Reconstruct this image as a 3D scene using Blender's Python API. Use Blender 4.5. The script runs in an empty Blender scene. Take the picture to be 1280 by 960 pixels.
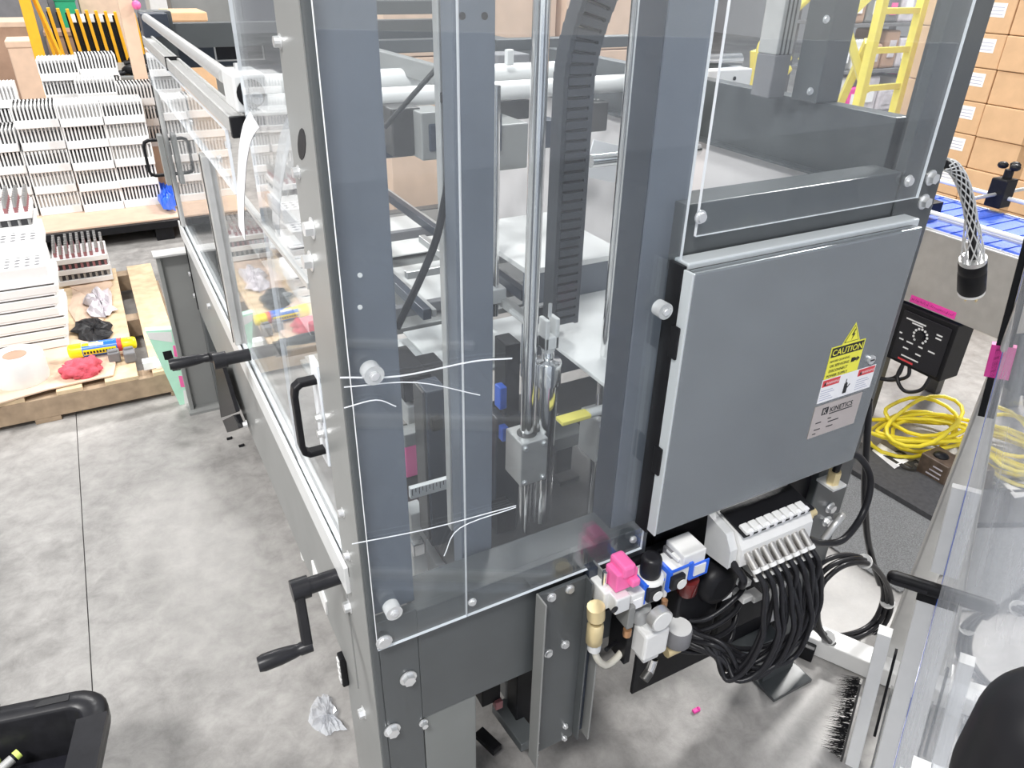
import bpy, bmesh, math, random
from mathutils import Vector, Matrix
random.seed(7)
S = bpy.context.scene
COL = S.collection
V = Vector
# ------------------------------------------------------------------ camera
FPX, PITCH, ROLL, YAW = 928.97, 0.519253, 0.0222871, 0.505103
CAM = V((-0.227, -0.90, 1.8))
_f = V((math.sin(YAW)*math.cos(PITCH), math.cos(YAW)*math.cos(PITCH), -math.sin(PITCH)))
_r = V((math.cos(YAW), -math.sin(YAW), 0)); _u = _r.cross(_f)
_c, _s = math.cos(ROLL), math.sin(ROLL)
RT, UP, FW = _c*_r+_s*_u, -_s*_r+_c*_u, _f
cd = bpy.data.cameras.new('camera'); cam = bpy.data.objects.new('camera', cd); COL.objects.link(cam)
cd.sensor_width = 36; cd.lens = FPX/1280*36; cd.clip_start = .02; cd.clip_end = 200
cam.matrix_world = Matrix(((RT.x, UP.x, -FW.x, CAM.x), (RT.y, UP.y, -FW.y, CAM.y), (RT.z, UP.z, -FW.z, CAM.z), (0, 0, 0, 1)))
S.camera = cam
# ------------------------------------------------------------------ world, lights, exposure
w = bpy.data.worlds.new('world'); S.world = w; w.use_nodes = True
w.node_tree.nodes['Background'].inputs[0].default_value = (.93, .96, 1, 1)
w.node_tree.nodes['Background'].inputs[1].default_value = .40
def area(name, loc, to, size, sy, power, col=(1, .985, .96)):
    l = bpy.data.lights.new(name, 'AREA'); l.shape = 'RECTANGLE'; l.size = size; l.size_y = sy; l.energy = power; l.color = col
    o = bpy.data.objects.new(name, l); COL.objects.link(o); o.location = loc
    o.rotation_euler = (V(to)-V(loc)).to_track_quat('-Z', 'Y').to_euler(); return o
area('high_bay_light', (3.2, 3.4, 6.5), (3.0, 3.0, 0), 1.6, .5, 240)
area('high_bay_light', (-5.2, 1.6, 5.6), (-1.0, 1.4, .4), 1.8, .6, 330)
area('high_bay_light', (-2.4, -2.6, 6.5), (-2, -2.2, 0), 1.6, .5, 380)
area('high_bay_light', (0.0, 8.5, 6.5), (0, 8.3, 0), 1.6, .5, 330)
area('high_bay_light', (7.4, 2.6, 5.9), (1.6, .2, 0), 1.0, .4, 520)
area('high_bay_light', (7.0, 9.0, 6.5), (6.6, 8.8, 0), 1.6, .5, 330)
S.view_settings.view_transform = 'Standard'; S.view_settings.look = 'None'
S.view_settings.gamma = 1; S.view_settings.use_curve_mapping = False
S.view_settings.exposure = 0.2
# ------------------------------------------------------------------ pixel helpers (1280x960 frame onto planes of the place)
def at(ax, v, px, py):
    d = RT*((px-640)/FPX) - UP*((py-480)/FPX) + FW
    i = 'XYZ'.index(ax); t = (v-CAM[i])/d[i]
    return CAM+d*t
# ------------------------------------------------------------------ materials
MATS = {}
def pm(name, col, metal=0., rough=.5, nscale=25., namt=.06, bump=0., bscale=60., coat=0., emit=None, alpha=None, spec=None, trans=0.):
    m = bpy.data.materials.new(name); m.use_nodes = True; nt = m.node_tree; b = nt.nodes['Principled BSDF']
    tc = nt.nodes.new('ShaderNodeTexCoord'); n = nt.nodes.new('ShaderNodeTexNoise'); n.inputs['Scale'].default_value = nscale; n.inputs['Detail'].default_value = 4
    nt.links.new(tc.outputs['Object'], n.inputs['Vector'])
    r = nt.nodes.new('ShaderNodeValToRGB'); e = r.color_ramp.elements
    e[0].position = .3; e[1].position = .7
    e[0].color = tuple(max(0, c*(1-namt)) for c in col)+(1,); e[1].color = tuple(min(1, c*(1+namt)) for c in col)+(1,)
    nt.links.new(n.outputs['Fac'], r.inputs['Fac']); nt.links.new(r.outputs['Color'], b.inputs['Base Color'])
    b.inputs['Metallic'].default_value = metal; b.inputs['Roughness'].default_value = rough
    if spec is not None: b.inputs['Specular IOR Level'].default_value = spec
    if coat: b.inputs['Coat Weight'].default_value = coat; b.inputs['Coat Roughness'].default_value = .12
    if trans: b.inputs['Transmission Weight'].default_value = trans
    if bump:
        n2 = nt.nodes.new('ShaderNodeTexNoise'); n2.inputs['Scale'].default_value = bscale; n2.inputs['Detail'].default_value = 5
        nt.links.new(tc.outputs['Object'], n2.inputs['Vector'])
        bp = nt.nodes.new('ShaderNodeBump'); bp.inputs['Strength'].default_value = bump; bp.inputs['Distance'].default_value = .01
        nt.links.new(n2.outputs['Fac'], bp.inputs['Height']); nt.links.new(bp.outputs['Normal'], b.inputs['Normal'])
    MATS[name] = m; return m
def acrylic(name, tint=(.93, .95, .96), gl=.0, haze=.03):
    m = bpy.data.materials.new(name); m.use_nodes = True; nt = m.node_tree; nt.nodes.remove(nt.nodes['Principled BSDF'])
    out = nt.nodes['Material Output']; t = nt.nodes.new('ShaderNodeBsdfTransparent'); t.inputs[0].default_value = tint+(1,)
    g = nt.nodes.new('ShaderNodeBsdfGlossy'); g.inputs['Roughness'].default_value = .02; g.inputs['Color'].default_value = (1, 1, 1, 1)
    fr = nt.nodes.new('ShaderNodeFresnel'); 
    ge = nt.nodes.new('ShaderNodeNewGeometry'); mp = nt.nodes.new('ShaderNodeMapRange'); mp.inputs['To Min'].default_value = 1.5; mp.inputs['To Max'].default_value = 1/1.5
    nt.links.new(ge.outputs['Backfacing'], mp.inputs['Value']); nt.links.new(mp.outputs[0], fr.inputs['IOR'])
    ad = nt.nodes.new('ShaderNodeMath'); ad.operation = 'ADD'; ad.use_clamp = True; ad.inputs[1].default_value = gl
    nt.links.new(fr.outputs[0], ad.inputs[0])
    mx = nt.nodes.new('ShaderNodeMixShader'); nt.links.new(ad.outputs[0], mx.inputs[0]); nt.links.new(t.outputs[0], mx.inputs[1]); nt.links.new(g.outputs[0], mx.inputs[2])
    d = nt.nodes.new('ShaderNodeBsdfDiffuse'); d.inputs[0].default_value = (.9, .93, .97, 1)
    nz = nt.nodes.new('ShaderNodeTexNoise'); nz.inputs['Scale'].default_value = 7; nz.inputs['Detail'].default_value = 6
    tc = nt.nodes.new('ShaderNodeTexCoord'); nt.links.new(tc.outputs['Object'], nz.inputs['Vector'])
    mu = nt.nodes.new('ShaderNodeMath'); mu.operation = 'MULTIPLY'; mu.inputs[1].default_value = haze*2; nt.links.new(nz.outputs['Fac'], mu.inputs[0])
    m2 = nt.nodes.new('ShaderNodeMixShader'); nt.links.new(mu.outputs[0], m2.inputs[0]); nt.links.new(mx.outputs[0], m2.inputs[1]); nt.links.new(d.outputs[0], m2.inputs[2])
    nt.links.new(m2.outputs[0], out.inputs['Surface']); MATS[name] = m; return m
pm('frame', (.078, .086, .090), .0, .32, 8, .08, .02, 400, spec=.7)
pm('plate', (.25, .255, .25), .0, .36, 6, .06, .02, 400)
pm('blue_frame', (.135, .155, .19), .0, .45, 6, .08)
pm('navy', (.035, .045, .065), .0, .35, 10, .1)
pm('alu', (.62, .62, .61), .55, .34, 30, .05)
pm('alu_white', (.74, .75, .75), .15, .35, 20, .03)
pm('chrome', (.82, .82, .82), 1, .14, 20, .03)
pm('steel', (.62, .60, .57), .85, .36, 12, .1)
pm('darksteel', (.10, .098, .095), .6, .4, 15, .1)
pm('bolt', (.80, .81, .82), .7, .28, 60, .05)
pm('black', (.010, .010, .012), 0, .42, 30, .2, spec=.22)
pm('rubber', (.016, .016, .019), 0, .33, 40, .2, spec=.32)
pm('black_gloss', (.008, .008, .012), 0, .22, 30, .2)
pm('chain', (.035, .04, .05), 0, .5, 40, .12)
pm('white', (.80, .80, .79), 0, .45, 30, .02)
pm('white_gloss', (.88, .89, .88), 0, .22, 20, .02)
pm('tray', (.82, .82, .82), 0, .5, 40, .015)
pm('gap', (.05, .05, .055), 0, .8, 40, .1)
pm('vial', (.42, .42, .42), .5, .3, 40, .1)
pm('vial_red', (.35, .15, .16), 0, .4, 40, .1)
pm('enclosure', (.36, .385, .40), .8, .27, 5, .05, .012, 500)
pm('enclosure_edge', (.66, .70, .72), .3, .38, 5, .03)
pm('carton', (.66, .43, .25), 0, .75, 12, .06, .05, 90)
pm('carton_pale', (.72, .53, .40), 0, .75, 12, .06)
pm('carton_dark', (.42, .27, .19), 0, .8, 12, .08)
pm('carton_edge', (.42, .26, .14), 0, .8, 12, .08)
pm('paper', (.90, .90, .92), 0, .6, 40, .02)
pm('print', (.45, .47, .60), 0, .6, 40, .02)
pm('ink', (.02, .02, .022), 0, .6, 40, .02)
pm('wood', (.66, .50, .32), 0, .7, 20, .16, .08, 50)
pm('wood_dark', (.38, .28, .19), 0, .75, 20, .18, .08, 50)
pm('yellow', (.90, .74, .04), 0, .35, 20, .04)
pm('yellow_pale', (.90, .80, .16), 0, .35, 20, .04)
pm('amber', (.90, .46, .02), 0, .4, 20, .06)
pm('can_blue', (.02, .16, .62), 0, .28, 20, .05)
pm('can_yellow', (.93, .78, .01), 0, .28, 20, .04)
pm('sticker_yellow', (.90, .86, .08), 0, .45, 20, .02)
pm('red', (.72, .06, .07), 0, .5, 20, .04)
pm('cloth_red', (.66, .10, .14), 0, .9, 40, .15, .5, 120)
pm('pink', (.90, .16, .42), 0, .4, 20, .05)
pm('magenta', (.82, .06, .38), 0, .4, 20, .05)
pm('blue', (.03, .15, .80), 0, .35, 20, .05)
pm('belt', (.05, .13, .62), 0, .45, 60, .12, .3, 200)
pm('leg_paint', (.19, .20, .195), 0, .34, 6, .06, .02, 400)
pm('brass', (.85, .70, .40), .55, .34, 20, .06)
pm('copper', (.62, .34, .18), .7, .35, 20, .06)
pm('hose', (.72, .69, .60), 0, .35, 20, .05)
pm('mint', (.50, .85, .66), 0, .4, 20, .05)
pm('lime', (.70, .85, .20), 0, .4, 20, .05)
pm('green', (.02, .35, .17), 0, .45, 20, .05)
pm('amber_bowl', (.16, .02, .02), 0, .15, 20, .1)
pm('brown', (.10, .07, .05), 0, .5, 40, .3)
pm('mat_grey', (.20, .205, .21), 0, .85, 220, .35, .4, 300)
pm('mat_dark', (.06, .06, .065), 0, .6, 60, .2, .2, 100)
pm('pale_sheet', (.70, .67, .67), 0, .4, 5, .12, .1, 8)
pm('grey_dark', (.18, .18, .19), 0, .6, 10, .1)
pm('wall', (.62, .62, .64), 0, .8, 2, .04)
pm('wall_white', (.85, .86, .88), 0, .8, 2, .03)
pm('bag', (.62, .58, .62), 0, .3, 15, .2, .5, 20)
acrylic('acrylic', gl=.012, haze=.012)
acrylic('acrylic_side', gl=.0, haze=.03)
acrylic('acrylic_door', tint=(.84, .86, .91), gl=.03, haze=.22)
acrylic('film', tint=(.95, .95, .96), gl=.05, haze=.25)
pm('acrylic_edge', (.86, .89, .93), 0, .25, 20, .02)
pm('clear_bowl', (.85, .87, .88), 0, .1, 20, .02, trans=.6)
# floor material
def floor_mat():
    m = bpy.data.materials.new('concrete'); m.use_nodes = True; nt = m.node_tree; b = nt.nodes['Principled BSDF']
    tc = nt.nodes.new('ShaderNodeTexCoord')
    def noise(sc, det, rough=.6, dist=0):
        n = nt.nodes.new('ShaderNodeTexNoise'); n.inputs['Scale'].default_value = sc; n.inputs['Detail'].default_value = det; n.inputs['Roughness'].default_value = rough
        n.inputs['Distortion'].default_value = dist
        nt.links.new(tc.outputs['Object'], n.inputs['Vector']); return n
    a = noise(1.3, 8, .62, .6); c = noise(14, 8, .7, .3)
    mx = nt.nodes.new('ShaderNodeMixRGB'); mx.inputs[0].default_value = .42
    nt.links.new(a.outputs['Fac'], mx.inputs[1]); nt.links.new(c.outputs['Fac'], mx.inputs[2])
    r = nt.nodes.new('ShaderNodeValToRGB'); e = r.color_ramp.elements
    e[0].position = .36; e[0].color = (.185, .178, .172, 1); e[1].position = .66; e[1].color = (.46, .445, .43, 1)
    nt.links.new(mx.outputs[0], r.inputs['Fac']); nt.links.new(r.outputs['Color'], b.inputs['Base Color'])
    b.inputs['Roughness'].default_value = .42
    rr = nt.nodes.new('ShaderNodeMapRange'); rr.inputs['To Min'].default_value = .3; rr.inputs['To Max'].default_value = .6
    nt.links.new(c.outputs['Fac'], rr.inputs['Value']); nt.links.new(rr.outputs[0], b.inputs['Roughness'])
    bp = nt.nodes.new('ShaderNodeBump'); bp.inputs['Strength'].default_value = .12; bp.inputs['Distance'].default_value = .01
    nt.links.new(c.outputs['Fac'], bp.inputs['Height']); nt.links.new(bp.outputs['Normal'], b.inputs['Normal'])
    MATS['concrete'] = m
floor_mat()
# ------------------------------------------------------------------ mesh builder
OFF = {}
class MB:
    def __init__(s): s.v = []; s.f = []; s.m = []; s.sm = []
    def add(s, vs, fs, mi=0, sm=False):
        n = len(s.v); s.v += [V(p) for p in vs]
        for q in fs: s.f.append([i+n for i in q]); s.m.append(mi); s.sm.append(sm)
        return s
    def box(s, x0, x1, y0, y1, z0, z1, mi=0, edge=None):
        x0, x1 = min(x0, x1), max(x0, x1); y0, y1 = min(y0, y1), max(y0, y1); z0, z1 = min(z0, z1), max(z0, z1)
        vs = [(x0, y0, z0), (x1, y0, z0), (x1, y1, z0), (x0, y1, z0), (x0, y0, z1), (x1, y0, z1), (x1, y1, z1), (x0, y1, z1)]
        fs = [(0, 3, 2, 1), (4, 5, 6, 7), (0, 1, 5, 4), (2, 3, 7, 6), (1, 2, 6, 5), (3, 0, 4, 7)]
        if edge is None: s.add(vs, fs, mi)
        else:                                     # a pane: its two large faces mi, its four narrow ones edge
            d = (x1-x0, y1-y0, z1-z0); k = d.index(min(d)); big = {0: (4, 5), 1: (2, 3), 2: (0, 1)}[k]
            for i, q in enumerate(fs): s.add([vs[j] for j in q], [(0, 1, 2, 3)], mi if i in big else edge)
        return s
    def obox(s, c, size, ax=None, mi=0):          # oriented box, ax = (ux, uy, uz)
        c = V(c); ax = ax or (V((1, 0, 0)), V((0, 1, 0)), V((0, 0, 1)))
        h = [ax[i]*(size[i]/2) for i in range(3)]
        vs = [c+h[0]*a+h[1]*b+h[2]*d for d in (-1, 1) for a, b in ((-1, -1), (1, -1), (1, 1), (-1, 1))]
        s.add(vs, [(0, 3, 2, 1), (4, 5, 6, 7), (0, 1, 5, 4), (2, 3, 7, 6), (1, 2, 6, 5), (3, 0, 4, 7)], mi); return s
    def bar(s, p0, p1, wd, ht, upv=(0, 0, 1), mi=0):
        p0, p1 = V(p0), V(p1); d = (p1-p0); L = d.length; d.normalize(); upv = V(upv)
        if abs(d.dot(upv)) > .97: upv = V((0, 1, 0))
        sd = d.cross(upv).normalized(); u2 = sd.cross(d)
        return s.obox((p0+p1)/2, (L, wd, ht), (d, sd, u2), mi)
    def cyl(s, p0, p1, r, n=16, r1=None, mi=0, cap=True, smooth=True):
        p0, p1 = V(p0), V(p1); r1 = r if r1 is None else r1
        d = (p1-p0).normalized(); a = d.orthogonal().normalized(); b = d.cross(a)
        vs = []
        for p, q in ((p0, r), (p1, r1)):
            for i in range(n): t = 2*math.pi*i/n; vs.append(p+a*(q*math.cos(t))+b*(q*math.sin(t)))
        s.add(vs, [(i, (i+1) % n, n+(i+1) % n, n+i) for i in range(n)], mi, smooth)
        if cap: s.add(vs, [tuple(range(n-1, -1, -1)), tuple(range(n, 2*n))], mi)
        return s
    def lathe(s, p, axis, prof, n=20, mi=0):
        p = V(p); d = V(axis).normalized(); a = d.orthogonal().normalized(); b = d.cross(a); k = len(prof); vs = []
        for r, h in prof:
            for i in range(n): t = 2*math.pi*i/n; vs.append(p+d*h+a*(r*math.cos(t))+b*(r*math.sin(t)))
        fs = [(j*n+i, j*n+(i+1) % n, (j+1)*n+(i+1) % n, (j+1)*n+i) for j in range(k-1) for i in range(n)]
        s.add(vs, fs, mi, True)
        s.add(vs, [tuple(range(n-1, -1, -1)), tuple(range((k-1)*n, k*n))], mi); return s
    def tube(s, pts, r, n=8, mi=0, closed=False):
        pts = [V(p) for p in pts]; N = len(pts); vs = []; nr = None
        for i, p in enumerate(pts):
            t = (pts[(i+1) % N]-pts[i-1]) if closed else (pts[min(i+1, N-1)]-pts[max(i-1, 0)])
            t.normalize()
            nr = t.orthogonal() if nr is None else nr-t*nr.dot(t)
            if nr.length < 1e-6: nr = t.orthogonal()
            nr.normalize(); b = t.cross(nr)
            for k in range(n): a = 2*math.pi*k/n; vs.append(p+nr*(r*math.cos(a))+b*(r*math.sin(a)))
        m = N if closed else N-1
        s.add(vs, [(i*n+k, i*n+(k+1) % n, ((i+1) % N)*n+(k+1) % n, ((i+1) % N)*n+k) for i in range(m) for k in range(n)], mi, True)
        if not closed: s.add(vs, [tuple(range(n-1, -1, -1)), tuple(range((N-1)*n, N*n))], mi)
        return s
    def prism(s, poly, vec, mi=0, edge=None):
        poly = [V(p) for p in poly]; vec = V(vec); n = len(poly); vs = poly+[p+vec for p in poly]
        s.add(vs, [tuple(range(n-1, -1, -1)), tuple(range(n, 2*n))], mi)
        s.add(vs, [(i, (i+1) % n, n+(i+1) % n, n+i) for i in range(n)], mi if edge is None else edge); return s
    def ball(s, c, r, n=14, mi=0, sc=(1, 1, 1)):
        c = V(c); k = n//2; vs = []
        for j in range(1, k):
            ph = math.pi*j/k
            for i in range(n): t = 2*math.pi*i/n; vs.append(c+V((sc[0]*r*math.sin(ph)*math.cos(t), sc[1]*r*math.sin(ph)*math.sin(t), sc[2]*r*math.cos(ph))))
        vs += [c+V((0, 0, r*sc[2])), c-V((0, 0, r*sc[2]))]; a, b = len(vs)-2, len(vs)-1
        fs = [(j*n+i, (j+1)*n+i, (j+1)*n+(i+1) % n, j*n+(i+1) % n) for j in range(k-2) for i in range(n)]
        fs += [(a, i, (i+1) % n) for i in range(n)]+[(b, (k-2)*n+(i+1) % n, (k-2)*n+i) for i in range(n)]
        s.add(vs, fs, mi, True); return s
    def build(s, name, mats, parent=None, bevel=0., origin=None, seg=2):
        if isinstance(mats, str): mats = [mats]
        off = OFF[parent.name] if parent else V(origin if origin is not None else (0, 0, 0))
        me = bpy.data.meshes.new(name); me.from_pydata([tuple(p-off) for p in s.v], [], s.f)
        for m in mats: me.materials.append(MATS[m])
        me.polygons.foreach_set('material_index', s.m); me.polygons.foreach_set('use_smooth', s.sm)
        bm = bmesh.new(); bm.from_mesh(me); bmesh.ops.recalc_face_normals(bm, faces=bm.faces[:]) if len(s.f) < 4000 else None; bm.to_mesh(me); bm.free()
        me.update()
        o = bpy.data.objects.new(name, me); COL.objects.link(o)
        if parent: o.parent = parent
        else: o.location = off
        OFF[o.name] = off
        if bevel:
            b = o.modifiers.new('bevel', 'BEVEL'); b.width = bevel; b.segments = seg; b.limit_method = 'ANGLE'; b.angle_limit = math.radians(40)
        return o
def tag(o, label, cat, group=None, kind=None):
    o['label'] = label; o['category'] = cat
    if group: o['group'] = group
    if kind: o['kind'] = kind
    return o
def thing(name, label, cat, loc=(0, 0, 0), group=None):
    o = bpy.data.objects.new(name, None); COL.objects.link(o); o.location = loc; o.empty_display_size = .1
    OFF[o.name] = V(loc); return tag(o, label, cat, group)
def struct(name, mb, m, label, cat, bevel=0.):
    o = mb.build(name, m, bevel=bevel); o['kind'] = 'structure'; o['label'] = label; o['category'] = cat; return o
def smooth_path(pts, k=8):                         # Catmull-Rom through the points
    pts = [V(p) for p in pts]; out = []; P = [pts[0]*2-pts[1]]+pts+[pts[-1]*2-pts[-2]]
    for i in range(1, len(P)-2):
        a, b, c, d = P[i-1:i+3]
        for j in range(k):
            t = j/k; out.append(.5*((2*b)+(c-a)*t+(2*a-5*b+4*c-d)*t*t+(3*b-a-3*c+d)*t**3))
    return out+[pts[-1]]
def text(parent, s, p, right, up, size, mat, name='lettering', bold=0., align='LEFT'):
    cu = bpy.data.curves.new('t', 'FONT'); cu.body = s; cu.size = 1; cu.extrude = 0.0; cu.offset = bold; cu.align_x = align; cu.resolution_u = 2
    o = bpy.data.objects.new('t', cu); COL.objects.link(o); bpy.context.view_layer.update()
    me = bpy.data.meshes.new_from_object(o.evaluated_get(bpy.context.evaluated_depsgraph_get())); bpy.data.objects.remove(o); bpy.data.curves.remove(cu)
    right, up = V(right), V(up); p = V(p)
    vs = [p+right*(v.co.x*size)+up*(v.co.y*size) for v in me.vertices]; fs = [tuple(q.vertices) for q in me.polygons]; bpy.data.meshes.remove(me)
    mb = MB(); mb.add(vs, fs); return mb.build(name, mat, parent)
def bolt(parent, p, nrm, r=.011, h=.008, n=6, mat='bolt', name='bolt'):
    p = V(p); nrm = V(nrm).normalized(); m = MB()
    m.cyl(p, p+nrm*.0025, r*1.35, 14); m.cyl(p+nrm*.0025, p+nrm*h, r, n, r*.94, smooth=False); return m.build(name, mat, parent)
def pbox(parent, name, x0, y0, x1, y1, Y, dep, mat, bevel=.002, label=None):
    a = at('Y', Y, x0, (y0+y1)/2); b = at('Y', Y, x1, (y0+y1)/2); c = at('Y', Y, (x0+x1)/2, y0); d = at('Y', Y, (x0+x1)/2, y1)
    o = MB().box(a.x, b.x, Y, Y+dep, d.z, c.z).build(name, mat, parent, bevel)
    if label: o['label'] = label
    return o
def px_r(p, rp):                                    # metres for a length in pixels at a point
    return rp*(V(p)-CAM).dot(FW)/FPX
NX, NY, NZ = V((-1, 0, 0)), V((0, -1, 0)), V((0, 0, 1))

def crumple(name, poly, ax, val, mat, origin, label, cat, amp=.02, seed=1, jit=.10, thick=.002):
    rnd_ = random.Random(seed); pts = [at(ax, val, *q) for q in poly]
    for _ in range(2):
        out = []
        for a_, b_ in zip(pts, pts[1:]+pts[:1]):
            d_ = b_-a_; n_ = V((-d_.y, d_.x, 0)); out += [a_, (a_+b_)/2+n_*rnd_.uniform(-jit, jit)]
        pts = out
    c_ = sum(pts, V((0, 0, 0)))/len(pts); n = len(pts); rings = []
    for s_ in (1, .82, .6, .36, .15): rings.append([c_+(p-c_)*(s_*rnd_.uniform(.94, 1.06))+V((0, 0, rnd_.uniform(.1, 1)*amp if s_ < 1 else rnd_.uniform(0, .3)*amp)) for p in pts])
    m_ = MB(); vs = [p for r_ in rings for p in r_]+[c_+V((0, 0, amp*.6))]
    m_.add(vs, [(j*n+i, j*n+(i+1) % n, (j+1)*n+(i+1) % n, (j+1)*n+i) for j in range(len(rings)-1) for i in range(n)]+[((len(rings)-1)*n+i, (len(rings)-1)*n+(i+1) % n, len(vs)-1) for i in range(n)])
    o_ = m_.build(name, mat, origin=origin); sd_ = o_.modifiers.new('solid', 'SOLIDIFY'); sd_.thickness = thick; sd_.offset = 1
    return tag(o_, label, cat)
# ================================================================== the setting
# floor: concrete slabs with saw-cut joints between them
flr = MB().box(-14, 24, -6, 30, -.12, -.012).build('floor', 'grey_dark'); flr['kind'] = 'structure'; flr['label'] = 'grey polished concrete warehouse floor with saw-cut joints'; flr['category'] = 'floor'
xs = [-14, -6.6, -3.6, -.576, 2.45, 5.5, 24]; ys = [-6, -2.2, 1.9+1.3, 6.6, 10, 30]
for i in range(len(xs)-1):
    for j in range(len(ys)-1):
        MB().box(xs[i]+.0016, xs[i+1]-.0016, ys[j]+.0016, ys[j+1]-.0016, -.012, 0).build('slab', 'concrete', flr)
struct('wall_back', MB().box(-14, 24, 21, 21.2, 0, 7), 'wall', 'pale far wall of the warehouse behind the shelving', 'wall')
struct('wall_added', MB().box(-14, 24, -6.0, -5.8, 0, 7), 'wall_white', 'unseen white wall added behind the camera to brighten the pane reflections', 'wall')  # added out of view to lighten the front pane's reflection and bounce light
struct('wall_right', MB().box(17, 17.2, -6, 21, 0, 7), 'wall', 'pale side wall of the warehouse beyond the cartons', 'wall')

# ================================================================== the packaging machine
MC = thing('packaging_machine', 'tall dark grey packaging machine with clear guard panels and vertical chrome rods', 'machine')
ZT = 2.15
MB().box(0, .0145, 0, .125, 0, ZT).build('corner_post', 'frame', MC, .003)
MB().box(.0145, .088, .001, .02, 0, .80).build('post_plate', 'frame', MC, .0015)
MB().box(.088, .60, .0, .016, .502, .795).build('front_beam', 'frame', MC, .0015)
MB().box(.088, .60, .016, .09, .765, .79).build('beam_flange', 'frame', MC, .0015)
MB().box(.60, 1.12, .03, .06, .56, .78).build('lower_beam', 'black', MC, .002)
MB().box(.09, .205, .003, .24, 0, .498).build('leg_box', 'leg_paint', MC, .003)
MB().box(-.0015, 0, .004, .125, .0, ZT).build('post_lit_side', 'plate', MC)  # lighter grey skin paints in the light on the post's left side
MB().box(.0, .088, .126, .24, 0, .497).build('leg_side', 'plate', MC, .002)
MB().box(1.114, 1.236, 0, .022, 0, ZT).build('corner_post', 'frame', MC, .003)
MB().box(1.216, 1.236, .022, .10, 0, ZT).build('post_flange', 'frame', MC, .002)
MB().box(1.10, 1.25, -.06, .12, 0, .012).build('foot_plate', 'frame', MC, .002)
MB().box(.585, 1.114, .004, .07, 1.345, 1.462).build('upper_beam', 'frame', MC, .002)
# back posts and long beams
MB().box(1.136, 1.236, 2.2, 2.3, 0, ZT).build('rear_post', 'frame', MC, .003)
MB().box(0, .1, 2.2, 2.3, 0, 1.62).build('rear_post', 'frame', MC, .003)
MB().box(1.19, 1.236, .10, 2.2, 1.395, 1.54).build('side_beam', 'frame', MC, .002)
MB().box(1.16, 1.19, .10, 2.2, 1.395, 1.402).build('side_beam_ledge', 'frame', MC, .001)
MB().box(1.19, 1.236, .10, 2.2, .50, .80).build('side_beam', 'frame', MC, .002)
MB().box(.10, 1.136, 2.22, 2.28, 1.50, 1.58).build('rear_beam', 'frame', MC, .002)
MB().box(.10, 1.136, 2.22, 2.28, .55, .80).build('rear_beam', 'frame', MC, .002)
# left side wall of the machine
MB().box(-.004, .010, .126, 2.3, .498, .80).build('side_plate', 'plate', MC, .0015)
r = MB()
for x0, x1, z1 in ((-.010, -.002, .862), (.004, .010, .862), (.016, .024, .862)): r.box(x0, x1, .09, 2.3, .80, z1)
r.box(-.0092, .0232, .0905, 2.2995, .8004, .838).build('slide_rail', 'alu_white', MC, .001)
r = MB().box(-.004, .008, .125, 2.22, 1.376, 1.386).build('mid_rail', 'alu', MC, .001)
r = MB(); r.box(-.017, .017, .50, 2.08, 1.526, 1.548); r.box(-.017, -.010, .50, 2.08, 1.548, 1.554); r.box(.010, .017, .50, 2.08, 1.548, 1.554)
tr = r.build('top_rail', 'alu', MC, .002)
MB().box(-.019, .019, .488, .502, 1.522, 1.557).build('end_cap', 'black', tr, .002)
MB().box(-.019, .019, 1.42, 1.428, 1.523, 1.557).build('joint_strip', 'black', tr)
MB().cyl((.0, .58, 1.61), (.0, 1.99, 1.614), .013, 16).build('guide_tube', 'alu', MC)
b = MB().box(-.008, .046, .47, .575, 1.566, 1.626).build('bearing_block', 'alu_white', MC, .004)
MB().cyl((.018, .4695, 1.596), (.018, .466, 1.596), .023, 20).build('bore', 'black', b)
MB().cyl((.018, .467, 1.596), (.018, .42, 1.596), .010, 14).build('shaft_end', 'chrome', b)
MB().cyl((.012, .53, 1.626), (.012, .53, 1.637), .005, 6).build('grease_nipple', 'bolt', b)
# stiles on the side
MB().box(-.014, .014, 1.06, 1.11, .862, 1.372).build('stile', 'alu', MC, .002)
MB().box(-.016, -.013, 1.083, 1.087, .862, 1.372).build('stile_groove', 'darksteel', MC)
MB().box(-.006, .008, 2.2, 2.225, .862, 1.56).build('stile', 'alu', MC, .002)
MB().box(-.008, -.002, 2.226, 2.234, .5, 1.60).build('edge_strip', 'black', MC, .001)
# side panes
def pane(name, x0, x1, y0, y1, z0, z1, mat='acrylic'):
    return MB().box(x0, x1, y0, y1, z0, z1, 0, 1).build(name, [mat, 'acrylic_edge'], MC)
pane('side_pane', .0, .006, .130, .445, .865, ZT, 'acrylic_side')
pane('side_pane', .002, .008, .450, 1.06, .865, 1.37, 'acrylic_side')
pane('side_pane', .002, .008, 1.11, 2.2, .865, 1.37, 'acrylic_side')
pane('side_pane', -.012, -.006, .62, 2.15, 1.392, 1.512, 'acrylic_side')
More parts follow.
